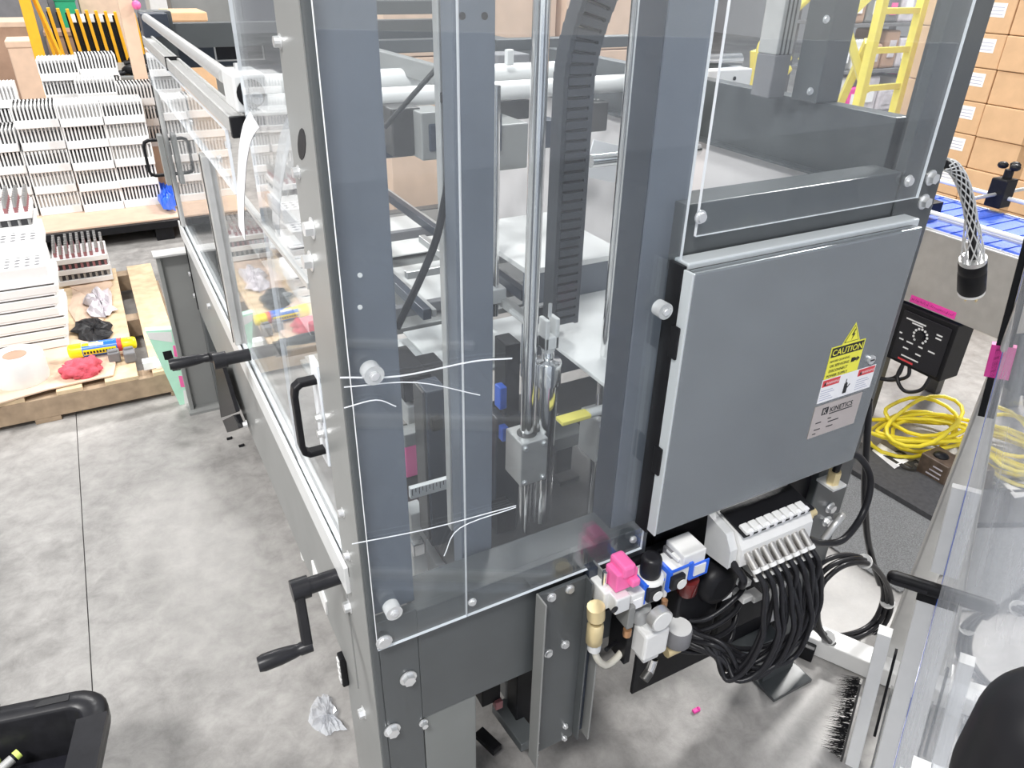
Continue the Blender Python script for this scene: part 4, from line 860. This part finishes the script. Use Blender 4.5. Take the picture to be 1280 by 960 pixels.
def vial_tray(name, label, x0, x1, y0, y1, z, layers, nx, ny, full=lambda a, b: True):
    t = thing(name, label, 'tray', ((x0+x1)/2, y0, z), 'vial trays with dark tips'); zz = z
    for k in range(layers):
        MB().box(x0, x1, y0, y1, zz, zz+.030).build('tray_layer', 'tray', t, .003)
        MB().box(x0+.01, x1-.01, y0+.01, y1-.01, zz+.03, zz+.062).build('filled_row', 'gap', t)
        m = MB()
        for a in range(nx): x = x0+.018+a*(x1-x0-.036)/(nx-1); m.cyl((x, y0+.012, zz+.03), (x, y0+.012, zz+.058), .008, 6)
        m.build('vials', 'vial_red' if k % 2 else 'vial', t)['kind'] = 'stuff'; zz += .062
    MB().box(x0, x1, y0, y1, zz, zz+.03).build('tray_layer', 'tray', t, .003); m = MB()
    for a in range(nx):
        for b in range(ny):
            if not full(a, b): continue
            x = x0+.018+a*(x1-x0-.036)/(nx-1); y = y0+.018+b*(y1-y0-.036)/(ny-1)
            m.cyl((x, y, zz+.03), (x, y, zz+.055), .0085, 7, mi=1); m.cyl((x, y, zz+.055), (x+.004, y+.004, zz+.10), .0075, 7)
    m.build('vials', ['vial', 'vial_red'], t)['kind'] = 'stuff'; return t
vial_tray('vial_tray', 'white tray full of grey vials on top of the left stack', LX0, LX1-.03, LY+.32, LY+.60, z, 1, 10, 7)
vial_tray('vial_tray', 'small white tray of upright grey vials behind the wooden plank', -.59, -.315, 3.72, 3.98, .150, 2, 9, 6, lambda a, b: (a*3+b*5) % 7 != 0)
# spray can, cloth, tape roll, mint carton
a, b = V((-.555, 2.745, .185)), V((-.27, 2.72, .185)); d = (b-a).normalized()
SC = thing('spray_can', 'yellow and blue spray can lying on the pallet', 'spray can', (-.41, 2.73, .148))
MB().lathe(a, d, [(.026, 0), (.032, .006), (.033, .012), (.033, .058)], 24).build('can_bottom', 'can_yellow', SC); MB().lathe(a, d, [(.0328, .058), (.0328, .205)], 24).build('can_body', 'can_blue', SC)
MB().lathe(a, d, [(.031, .205), (.031, .224)], 24).build('red_band', 'red', SC); MB().lathe(a, d, [(.027, .224), (.029, .23), (.029, .27), (.026, .282), (.014, .285)], 24).build('cap', 'can_yellow', SC)
sd = d.cross(NZ).normalized()
def wrap(name, t0, t1, a0, a1, mat, rr=.0334):
    m = MB(); n = 8
    for i in range(n):
        q0, q1 = a0+(a1-a0)*i/n, a0+(a1-a0)*(i+1)/n
        f_ = lambda t, q: a+d*t+(sd*math.cos(q)+NZ*math.sin(q))*rr
        m.add([f_(t0, q0), f_(t1, q0), f_(t1, q1), f_(t0, q1)], [(0, 1, 2, 3)], 0, True)
    return m.build(name, mat, SC)
wrap('label_panel', .062, .20, -.5, .35, 'can_yellow'); wrap('label_swoosh', .06, .13, .9, 1.5, 'can_yellow'); wrap('label_swoosh', .09, .15, .8, 1.25, 'white', .0337)
m = MB()
for k in range(10): t0 = .068+.013*k; q = -.1; p = a+d*t0+(sd*math.cos(q)+NZ*math.sin(q))*.0342; m.obox(p, (.008, .001, .012), (d, sd*math.cos(q)+NZ*math.sin(q), (NZ*math.cos(q)-sd*math.sin(q))))
m.build('label_print', 'ink', SC)['kind'] = 'stuff'
bmm = bmesh.new(); bmesh.ops.create_icosphere(bmm, subdivisions=4, radius=1)
from mathutils import noise as MN
for v_ in bmm.verts:
    n1 = MN.noise(v_.co*1.7)*.35+MN.noise(v_.co*4.1)*.22+abs(MN.noise(v_.co*7))*.14
    v_.co = V((v_.co.x*.082*(1+n1), v_.co.y*.062*(1+n1), max(-.02, v_.co.z*.045*(1+n1*1.6))))
me = bpy.data.meshes.new('rag'); bmm.to_mesh(me); bmm.free(); me.materials.append(MATS['cloth_red']); me.polygons.foreach_set('use_smooth', [True]*len(me.polygons))
o = bpy.data.objects.new('rag', me); COL.objects.link(o); o.location = (-.505, 2.575, .168); tag(o, 'crumpled red cloth rag on torn cardboard', 'cloth')
TR = thing('tape_roll', 'wide roll of white tape standing on the cardboard', 'tape roll', (-.745, 2.63, .148))
MB().lathe((-.745, 2.63, .148), NZ, [(.105, 0), (.108, .01), (.108, .11), (.104, .12), (.046, .12), (.046, .04)], 36).build('roll', 'white', TR); MB().lathe((-.745, 2.63, .268), NZ, [(.045, .0), (.046, .0005)], 24).build('core', 'carton_dark', TR)
ob = MB().prism([at('Y', 2.36, *q) for q in ((182, 414), (216, 412), (238, 508), (227, 511))], (0, .04, 0)).build('mint_carton', 'mint', origin=(-.15, 2.37, 0)); tag(ob, 'narrow mint green carton leaning between pallet and machine leg', 'carton')
for k, (q, mt) in enumerate(((((184, 416), (214, 415), (216, 428), (187, 424)), 'white'), (((203, 440), (214, 438), (218, 450), (206, 450)), 'black'), (((212, 456), (224, 452), (228, 462), (216, 464)), 'black'), (((216, 432), (220, 432), (222, 446), (218, 446)), 'pink'), (((223, 470), (229, 470), (232, 484), (226, 484)), 'pink'), (((229, 488), (234, 488), (236, 504), (231, 506)), 'white'))):
    MB().prism([at('Y', 2.359, *p_) for p_ in q], (0, .001, 0)).build('print_panel', mt, ob)
tag(MB().obox(V((-.235, 2.52, .158)), (.06, .05, .035), mi=0).ball((-.20, 2.50, .155), .025, 10).build('paper_scrap', 'paper', origin=(-.23, 2.5, .14)), 'crumpled white paper scrap at the pallet corner', 'paper scrap')
for k, x in enumerate((-.375, -.31)): tag(MB().obox(V((x, 2.66-.03*k, .165)), (.05, .06, .05)).box(x-.02, x+.02, 2.64, 2.66, .18, .20).build('plastic_block', 'grey_dark', bevel=.006, origin=(x, 2.66, .14)), ('left' if k == 0 else 'right')+' small dark plastic block in front of the spray can', 'block')

# black pallet with slotted trays
BP = thing('black_pallet', 'black plastic pallet under the tall white tray stacks', 'pallet', (-.5, 4.8, 0))
MB().box(-1.35, .30, 4.78, 6.35, .09, .14).build('deck', 'black', BP, .004)
for x in (-1.3, -.65, .0): MB().box(x, x+.12, 4.8, 6.33, 0, .09).build('runner', 'black', BP, .004)
tag(MB().box(-1.34, .29, 4.82, 6.33, .14, .150).build('cardboard_sheet', 'carton_pale', origin=(-.6, 5.5, .14)), 'flat cardboard sheet between black pallet and tray stacks', 'cardboard')
def slotted(kind):
    w_, d_, h = .262, .30, .147
    t = thing('slotted_tray', 'x', 'tray', (0, 0, 0)); m = MB().box(-w_/2, w_/2, -.012, d_, 0, .052)
    m.build('tray_base', 'tray', t, .003); n = 11; m = MB()
    for k in range(n+1): x = -w_/2+.004+k*(w_-.008)/n; m.box(x-.0055, x+.0055, .004, d_-.004, .052, h-.004)
    m.build('dividers', 'tray', t)
    MB().box(-w_/2+.006, w_/2-.006, .012, d_-.02, .030, .118).build('filling', 'gap' if kind != 2 else 'vial', t)
    m = MB()
    for k in range(n):
        x = -w_/2+.004+(k+.5)*(w_-.008)/n
        if kind == 1: m.cyl((x, .010, .095), (x, .004, .095), .006, 8)
        else: m.cyl((x, .03, .06), (x, .03, h+.006), .005, 6)
        m.cyl((x, .15, .06), (x, .15, h+.006), .005, 6); m.cyl((x, .24, .06), (x, .24, h+.006), .005, 6)
    m.build('vials', 'tray' if kind != 1 else 'ink', t)['kind'] = 'stuff'
    return t
kinds = [slotted(0), slotted(1), slotted(2)]; used = [False]*3
cols = [(-.283, 5.20, 5, 'front row, second stack from the right', 0), (-.015, 5.20, 5, 'front row, rightmost stack', 0), (-.556, 5.24, 5, 'front row, third stack from the right', 0), (-.83, 5.26, 4, 'front row, fourth stack from the right', 0), (-1.10, 5.26, 4, 'front row, far left stack', 0),
        (-.14, 5.56, 3, 'middle row, second stack from the right', .40), (.13, 5.56, 3, 'middle row, rightmost stack', .35), (-.78, 5.60, 3, 'middle row, left stack', .38), (-1.05, 5.60, 3, 'middle row, far left stack', .38),
        (-.36, 5.92, 2, 'back row, left stack', .65), (-.09, 5.92, 2, 'back row, right stack', .67)]
rnd = random.Random(11)
for ci, (x, y, n, lab, zb_) in enumerate(cols):
    z0 = .150
    if zb_:
        c_ = thing('carton', 'plain carton hidden under the tray stack, %s' % lab, 'carton', (x, y, .15)); MB().box(x-.128, x+.128, y+.01, y+.29, .15, .15+zb_).build('box_body', 'carton_pale', c_, .003); z0 += zb_
    for k in range(n):
        ki = (ci+(k//2)) % 3; src = kinds[ki]
        lb = 'white slotted tray, %s, %s' % (lab, 'bottom layer' if k == 0 else ('top layer' if k == n-1 else ORD[k]+' layer up'))
        loc = (x+rnd.uniform(-.004, .004), y+rnd.uniform(-.012, .012), z0+k*.148)
        if not used[ki]: src.location = loc; src['label'] = lb; src['group'] = 'white slotted trays'; used[ki] = True
        else: dup(src, loc, rnd.uniform(-.02, .02), lb, 'white slotted trays')
crumple('plastic_bag', ((196, 240), (214, 243), (222, 258), (217, 268), (204, 262)), 'Z', .155, 'blue', (.1, 5.0, .15), 'crumpled blue plastic bag at the pallet corner', 'bag', .12, 3, .15, .003)
# tall amber post, divider rack, table with gloves
p = at('Y', 6.7, 47, 60)
AM = thing('barrier_post', 'tall amber yellow barrier post rising behind the trays', 'post', (p.x, 6.7, 0)); MB().box(p.x-.04, p.x+.04, 6.68, 6.76, 0, 1.66).build('upright', 'amber', AM, .004); MB().box(p.x-.1, p.x+.1, 6.62, 6.82, 0, .015).build('base_plate', 'amber', AM, .002)
MB().bar((p.x+.05, 6.76, 1.55), (p.x+.16, 6.9, .9), .03, .03).build('brace', 'amber', AM, .002)
DR = thing('divider_rack', 'row of slim yellow and black upright bars behind the trays', 'rack', (at('Y', 8.6, 110, 50).x, 8.6, 0))
for k in range(11):
    q = at('Y', 8.6, 62+11.6*k+(10-k)*.2, 42); MB().bar((q.x, 8.62, .55), (q.x-.05, 8.52, 1.30-.006*k), .03, .03).build('divider', 'amber', DR, .003); MB().bar((q.x+.06, 8.66, .55), (q.x+.02, 8.56, 1.26-.006*k), .03, .02).build('divider', 'black', DR, .002)
q0, q1 = at('Y', 8.6, 55, 42).x, at('Y', 8.6, 190, 42).x
MB().box(q0, q1, 8.55, 8.75, .50, .56).build('bottom_rail', 'amber', DR, .003); MB().box(q0, q0+.05, 8.6, 8.65, 0, .5).build('leg', 'amber', DR); MB().box(q1-.05, q1, 8.6, 8.65, 0, .5).build('leg', 'amber', DR)
tz = .78; c0 = at('Z', tz, 168, 92)
TB = thing('work_table', 'grey work table edge with black gloves behind the trays', 'table', (c0.x, c0.y, 0))
MB().box(c0.x-.25, c0.x+.42, c0.y-.22, c0.y+.95, tz-.03, tz).build('table_top', 'plate', TB, .003)
for dx in (-.22, .38):
    for dy in (-.18, .90): MB().box(c0.x+dx-.02, c0.x+dx+.02, c0.y+dy-.02, c0.y+dy+.02, 0, tz-.03).build('leg', 'darksteel', TB)
for k, (px, py) in enumerate(((172, 93), (178, 80))):
    g = at('Z', tz, px, py); m = MB().ball(g+V((0, 0, .045)), .10, 14, sc=(1.3, .8, .5))
    for j in range(4): m.cyl(g+V((-.06, -.02+.03*j, .03)), g+V((-.17, -.05+.035*j, .015)), .016, 8)
    tag(m.build('work_glove', 'black', origin=tuple(g)), ('front' if k == 0 else 'rear')+' black work glove on the grey table', 'glove')
p = at('Y', 5.2, 175, 50); tag(MB().box(p.x-.05, p.x+.05, 5.9, 5.94, 0, 1.66).box(p.x-.12, p.x+.12, 5.8, 6.0, 0, .02).build('cardboard_tube', 'carton_pale', origin=(p.x, 5.9, 0), bevel=.004), 'tall flat cardboard upright beside the dark machine header', 'cardboard')
p = at('Y', 5.9, 170, 6); tag(MB().ball((p.x, 5.87, p.z), .032, 14).cyl((p.x, 5.87, p.z-.01), (p.x, 5.9, p.z-.01), .01, 8).build('pink_button', 'pink', origin=(p.x, 5.87, p.z)), 'bright pink ball fixed on the cardboard upright', 'button')
# far clutter on the left
def far_box(name, px0, py0, px1, py1, Y, dep, mat, label, cat, z0=0., lid=None):
    a, b = at('Y', Y, px0, (py0+py1)/2), at('Y', Y, px1, (py0+py1)/2); zt = at('Y', Y, (px0+px1)/2, py0).z
    t = thing(name, label, cat, ((a.x+b.x)/2, Y, z0)); MB().box(a.x, b.x, Y, Y+dep, z0, zt).build('box_body', mat, t, .01)
    MB().box(a.x-.01, b.x+.01, Y-.01, Y+dep+.01, zt-.05, zt+.01).build('box_rim', lid or mat, t, .01); return t
far_box('storage_box', -30, 28, 44, 75, 9.2, .6, 'carton_dark', 'large brown box far left behind the trays', 'box', lid='carton_pale')
far_box('storage_box', 15, 52, 56, 110, 7.6, .4, 'carton_pale', 'open pale carton behind the amber post', 'box')
far_box('storage_bin', -30, -10, 60, 22, 11, .6, 'grey_dark', 'dark grey bin far left at the top edge', 'bin', lid='pink')
far_box('storage_bin', 60, 40, 110, 80, 10.5, .5, 'carton_dark', 'brown box behind the yellow bars, left one', 'bin')
far_box('storage_bin', 94, 22, 152, 75, 9.8, .5, 'black', 'black bin behind the yellow bars with white lid', 'bin', lid='white')
far_box('green_crate', 74, -4, 100, 60, 11.2, .4, 'green', 'green plastic crate at the top edge behind the bars', 'crate')
far_box('storage_box', 104, -8, 162, 60, 11.5, .6, 'carton_pale', 'tall pale carton at the top edge behind the bars', 'box')
far_box('storage_bin', 50, -15, 74, 60, 12.0, .6, 'grey_dark', 'tall dark cabinet behind the amber post', 'bin')
far_box('storage_box', 214, 17, 262, 80, 5.2, .4, 'carton', 'brown carton behind the machine header', 'box')
far_box('steel_cabinet', 190, -20, 212, 60, 9.0, .5, 'alu_white', 'tall white cabinet behind the machine header', 'cabinet')
far_box('steel_cabinet', 216, -25, 300, 60, 9.5, .5, 'plate', 'wide grey cabinet at the top edge behind the brown carton', 'cabinet')
far_box('monitor_bin', 303, -12, 350, 40, 8.4, .4, 'navy', 'dark navy bin at the top edge behind the pink cart', 'bin', lid='blue')
# pink cart
c = at('Z', .12, 322, 55); PC = thing('pink_cart', 'small magenta pink trolley with grey load far behind the side pane', 'cart', (c.x, c.y, 0))
MB().box(c.x-.42, c.x+.42, c.y-.3, c.y+.3, .14, .24).build('deck', 'magenta', PC, .01)
for dx in (-.38, -.02, .38): MB().box(c.x+dx-.04, c.x+dx+.04, c.y-.02, c.y+.06, .24, 1.15).build('upright', 'magenta', PC, .005)
MB().box(c.x-.36, c.x-.06, c.y-.2, c.y+.2, .24, .9).build('grey_load', 'bag', PC, .03); MB().box(c.x+.06, c.x+.34, c.y-.2, c.y+.2, .24, .8).build('dark_load', 'carton_dark', PC, .03)
for dx in (-.34, .34):
    for dy in (-.24, .24): MB().cyl((c.x+dx-.02, c.y+dy, .07), (c.x+dx+.02, c.y+dy, .07), .07, 16).build('wheel', 'rubber', PC)

# ================================================================== cartons behind the machine
def carton(x0, x1, y0, y1, z0, z1, label, group, mat='carton', lab=None, name='carton'):
    t = thing(name, label, 'carton', ((x0+x1)/2, (y0+y1)/2, z0), group)
    MB().box(x0, x1, y0, y1, z0, z1).build('box_body', mat, t, .006)
    MB().box(x0-.001, x1+.001, (y0+y1)/2-.028, (y0+y1)/2+.028, z0+.002, z1+.001).build('tape_strip', 'carton_edge' if mat == 'carton' else mat, t)
    if lab:
        fx, ya, yb, za, zb2 = lab; l_ = MB().box(fx-.0015, fx-.0002, ya, yb, za, zb2).build('shipping_label', 'paper', t); m = MB()
        for i in range(3): m.box(fx-.0022, fx-.0016, ya+.012, yb-.012-.02*(i == 2), za+(i+.7)*(zb2-za)/4, za+(i+.95)*(zb2-za)/4)
        m.build('label_print', 'print', l_)['kind'] = 'stuff'
    return t
for ci, x in enumerate((1.25, 1.82, 2.40, 3.0)):
    for k in range(4):
        carton(x+.01, x+.55, 3.3+.05*(ci % 2), 3.75, k*.44, k*.44+.435, 'pale carton behind the machine, column %s from the left, %s layer' % (('first', 'second', 'third', 'fourth')[ci], ('bottom', 'second', 'third', 'top')[k]), 'pale cartons stacked behind the machine', 'carton_pale')
# labelled carton wall at the right
XW = 5.0; FS = (XW+.227)/(3.62+.227)
eY = [at('X', XW, 1242, 101).y, at('X', XW, 1172, 90).y]
yL0, yL1 = eY[0], eY[0]+.30*FS
ph = .152*FS
names = ('column of narrow labelled cartons', 'long plain cartons nearest the frame edge', 'plain cartons behind the right post')
for k in range(9):
    z0 = k*ph
    od = 'bottom' if k == 0 else ('top' if k == 8 else ORD[k])
    carton(XW, XW+.42, yL0+.004, yL1, z0, z0+ph-.004, 'narrow carton with white shipping label right of the post, %s layer' % od, 'labelled cartons right of the post', 'carton', (XW, yL0+.045*FS, yL0+.165*FS, z0+.068*FS, z0+.128*FS))
    carton(XW-.015+.01*(k % 2), XW+.36, yL0-.50*FS, yL0-.006, z0, z0+ph-.004, 'long plain carton at the right edge behind the conveyor, %s layer' % od, 'plain cartons at the right edge', 'carton')
for k in range(5):
    carton(XW+.3, XW+.75, at('X', XW+.3, 1196, 70).y, at('X', XW+.3, 1143, 70).y, k*.36, k*.36+.355, 'large pale carton seen through the front pane beside the right post, %s layer' % ('bottom', 'second', 'third', 'fourth', 'top')[k], 'large cartons seen through the pane', 'carton_pale')
# yellow rolling ladder and stair rail seen through the pane
YL = 2.9
LD = thing('rolling_ladder', 'yellow rolling ladder seen through the pane left of the right post', 'ladder', (at('Y', YL, 1110, 70).x, YL, 0))
xa, xb = at('Y', YL, 1091, 60).x, at('Y', YL, 1140, 60).x
for x in (xa, xb): MB().box(x-.03, x+.03, YL-.02, YL+.04, 0, 1.95).build('side_rail', 'yellow_pale', LD, .004)
for k in range(7): MB().box(xa, xb, YL-.01, YL+.03, .25*k+.02, .25*k+.06).build('rung', 'yellow_pale', LD, .003)
MB().bar((xa, YL+.05, 1.35), (xb-.1, YL+.5, .6), .05, .05).build('brace', 'yellow_pale', LD); MB().bar((xa-.25, YL+.3, 1.8), (xa+.1, YL+.05, 1.0), .05, .05).build('brace', 'yellow_pale', LD); MB().bar((xa-.35, YL+.3, 1.2), (xa, YL+.05, 1.7), .05, .05).build('brace', 'yellow_pale', LD)
MB().bar((xa-.5, YL+.6, 1.25), (xa-.3, YL+.6, .3), .06, .06).build('brace', 'yellow_pale', LD)
YB = 3.0; SR = thing('stair_rail', 'yellow tubular stair rail seen between the inner posts', 'rail', (at('Y', YB, 955, 60).x, YB, 0))
for pts in (((1010, -5), (985, 18), (960, 42)), ((962, 52), (954, 56), (950, 75), (946, 105), (944, 112)), ((948, 112), (960, 98), (972, 84), (985, 70)), ((960, 114), (975, 95), (985, 84))):
    MB().tube(smooth_path([at('Y', YB, *q) for q in pts], 5), .035, 10).build('rail_tube', 'yellow_pale', SR)
q = at('Y', YB, 946, 110); MB().cyl((q.x, YB, 0), (q.x, YB, q.z), .035, 10).build('rail_post', 'yellow_pale', SR)
# shelving with wrapped goods
SX0, SX1, SY = at('Y', 4.2, 1048, 60).x, at('Y', 4.2, 1175, 60).x, 4.2
SHV = thing('shelf_rack', 'dark shelf rack holding wrapped goods behind the yellow ladder', 'shelf', ((SX0+SX1)/2, SY, 0))
zs = [.15, .55, .95, 1.35, 1.75]
for zz in zs: MB().box(SX0, SX1, SY, SY+.6, zz-.03, zz).build('shelf_board', 'grey_dark', SHV, .004)
for x in (SX0, SX1-.05):
    for y in (SY, SY+.55): MB().box(x, x+.05, y, y+.05, 0, 1.9).build('upright', 'grey_dark', SHV)
rnd = random.Random(21); gm = ['bag', 'carton_dark', 'white', 'carton_pale', 'bag', 'grey_dark', 'white', 'magenta', 'carton_dark', 'plate']
for s_i, zz in enumerate(zs[:-1]):
    x = SX0+.06; i = 0
    while x < SX1-.25:
        w_ = rnd.uniform(.16, .30); h_ = rnd.uniform(.20, .34)
        if x+w_ > SX1-.06: break
        mt_ = rnd.choice(gm); bnd = thing('wrapped_bundle', '%s wrapped bundle on the %s shelf behind the ladder, %s from the left' % ({'bag': 'lilac grey', 'carton_dark': 'brown', 'white': 'white', 'carton_pale': 'pale tan', 'grey_dark': 'dark grey', 'magenta': 'magenta', 'plate': 'grey'}[mt_], ('bottom', 'second', 'third', 'top')[s_i], ('first', 'second', 'third', 'fourth', 'fifth', 'sixth', 'seventh', 'eighth', 'ninth', 'tenth')[i]), 'bundle', (x+w_/2, SY+.05, zz), 'wrapped bundles on the shelf rack')
        MB().box(x, x+w_, SY+.02, SY+.4, zz, zz+h_).build('bundle_body', mt_, bnd, .025, seg=3); MB().box(x+w_*.3, x+w_*.75, SY+.014, SY+.02, zz+h_*.3, zz+h_*.75).build('label_patch', rnd.choice(['paper', 'paper', 'pink', 'bag']), bnd)
        x += w_+.015; i += 1

# ================================================================== foreground tote with vape pens, film scrap
th = math.radians(-12); Rz = Matrix.Rotation(th, 3, 'Z'); TO = V((-.838, .310, 0))
TT = thing('storage_tote', 'black plastic storage tote of loose pens in the bottom left corner', 'tote', tuple(TO))
def rrect(hx, hy, r_, z, n=6):
    out = []
    for cx_, cy_, a0 in ((hx-r_, hy-r_, 0), (-hx+r_, hy-r_, 90), (-hx+r_, -hy+r_, 180), (hx-r_, -hy+r_, 270)):
        for i in range(n+1): t = math.radians(a0+90*i/n); out.append(TO+Rz @ V((cx_+r_*math.cos(t), cy_+r_*math.sin(t), z)))
    return out
HX, HY, ZR = .335, .235, .40
def loft(rings, mat, name, par, bev=0):
    m = MB(); n = len(rings[0]); vs = [p for r_ in rings for p in r_]
    m.add(vs, [(j*n+i, j*n+(i+1) % n, (j+1)*n+(i+1) % n, (j+1)*n+i) for j in range(len(rings)-1) for i in range(n)], 0, True)
    o_ = m.build(name, mat, par)
    return o_
bd = loft([rrect(HX-.07, HY-.07, .05, .002), rrect(HX-.028, HY-.028, .06, ZR-.05), rrect(HX-.028, HY-.028, .06, ZR-.002)], 'black', 'outer_wall', TT)
loft([rrect(HX-.028, HY-.028, .06, ZR-.045), rrect(HX, HY, .07, ZR-.045), rrect(HX+.002, HY+.002, .07, ZR-.01), rrect(HX-.004, HY-.004, .066, ZR), rrect(HX-.040, HY-.040, .045, ZR), rrect(HX-.045, HY-.045, .042, ZR-.008), rrect(HX-.075, HY-.075, .04, .012)], 'rubber', 'rim', TT)
mf = MB(); rr_ = rrect(HX-.07, HY-.07, .05, .01); mf.add(rr_, [tuple(range(len(rr_)))]); mf.build('floor_panel', 'black', TT)
def tl(x, y, z): return TO+Rz @ V((x, y, z))
MB().prism([tl(.19, HY-.028, ZR+.001), tl(.255, HY-.026, ZR+.001), tl(.255, HY-.010, ZR+.001), tl(.20, HY-.012, ZR+.001)], (0, 0, .0008)).build('hand_slot', 'ink', TT)
MB().prism([tl(-.30, HY-.040, ZR+.0005), tl(.12, HY-.040, ZR+.0005), tl(.12, HY+.001, ZR+.0005), tl(-.30, HY+.001, ZR+.0005)], (0, 0, .006)).build('rim_step', 'rubber', TT, .002)
MB().prism([tl(HX-.05, HY-.09, ZR+.001), tl(HX+.008, HY-.085, ZR+.001), tl(HX+.008, -HY, ZR+.001), tl(HX-.05, -HY, ZR+.001)], (0, 0, .010)).build('rim_step', 'rubber', TT, .003)
rnd = random.Random(2)
def pen(k, x, y, z, ang, lift):
    p = tl(x, y, z); d_ = Rz @ V((math.cos(ang)*math.cos(lift), math.sin(ang)*math.cos(lift), math.sin(lift)))
    t = thing('vape_pen', 'black pen-shaped device with lime end cap in the tote, %s' % k, 'pen', tuple(p))
    MB().cyl(p, p+d_*.10, .010, 12).build('barrel', 'black_gloss', t); MB().cyl(p+d_*.100, p+d_*.110, .0105, 12).build('end_cap', 'lime', t)
    m = MB(); m.cyl(p+d_*.065, p+d_*.095, .0104, 12); m.build('label_wrap', 'alu', t); MB().cyl(p-d_*.01, p, .006, 10).build('mouthpiece', 'rubber', t)
pl_ = [(.01, .135, .318, .15, .06, 'lying along the back wall'), (.075, .085, .318, .75, .12, 'pointing to the back corner'), (.0, .10, .318, .25, .05, 'leftmost at the frame edge'), (.10, .04, .318, .35, .02, 'nearest the side wall'), (.02, .05, .318, .55, .03, 'lowest at the frame edge')]
for x, y, z, an, lf, k in pl_: pen(k, x, y, z, an, lf)
MB_ = MB(); tag(MB_.prism([tl(*q) for q in ((-.25, -.15, .014), (.25, -.15, .014), (.25, .15, .014), (-.25, .15, .014))], (0, 0, .29)).build('packed_goods', 'black_gloss', origin=tuple(TO), bevel=.02), 'dark packed goods filling the bottom of the black tote', 'goods')
crumple('film_scrap', ((386, 903), (393, 880), (404, 868), (415, 873), (423, 890), (424, 903), (433, 913), (418, 915), (408, 921), (396, 915)), 'Z', .001, 'film', (-.02, .46, 0), 'crumpled clear film scrap on the floor beside the machine leg', 'plastic film', .02, 6, .16, .001)
for k, (px, py, mt) in enumerate(((287, 549, 'black'), (302, 558, 'black'), (870, 889, 'magenta'))):
    p = at('Z', .0, px, py); tag(MB().obox(p+V((0, 0, .004)), (.022, .012, .008)).ball(p+V((.008, 0, .006)), .006, 8).build('debris', mt, origin=tuple(p), bevel=.002), ('left black crumb of debris on the floor by the stop lever', 'right black crumb of debris on the floor by the stop lever', 'small magenta crumb on the floor in front of the manifold')[k], 'debris')
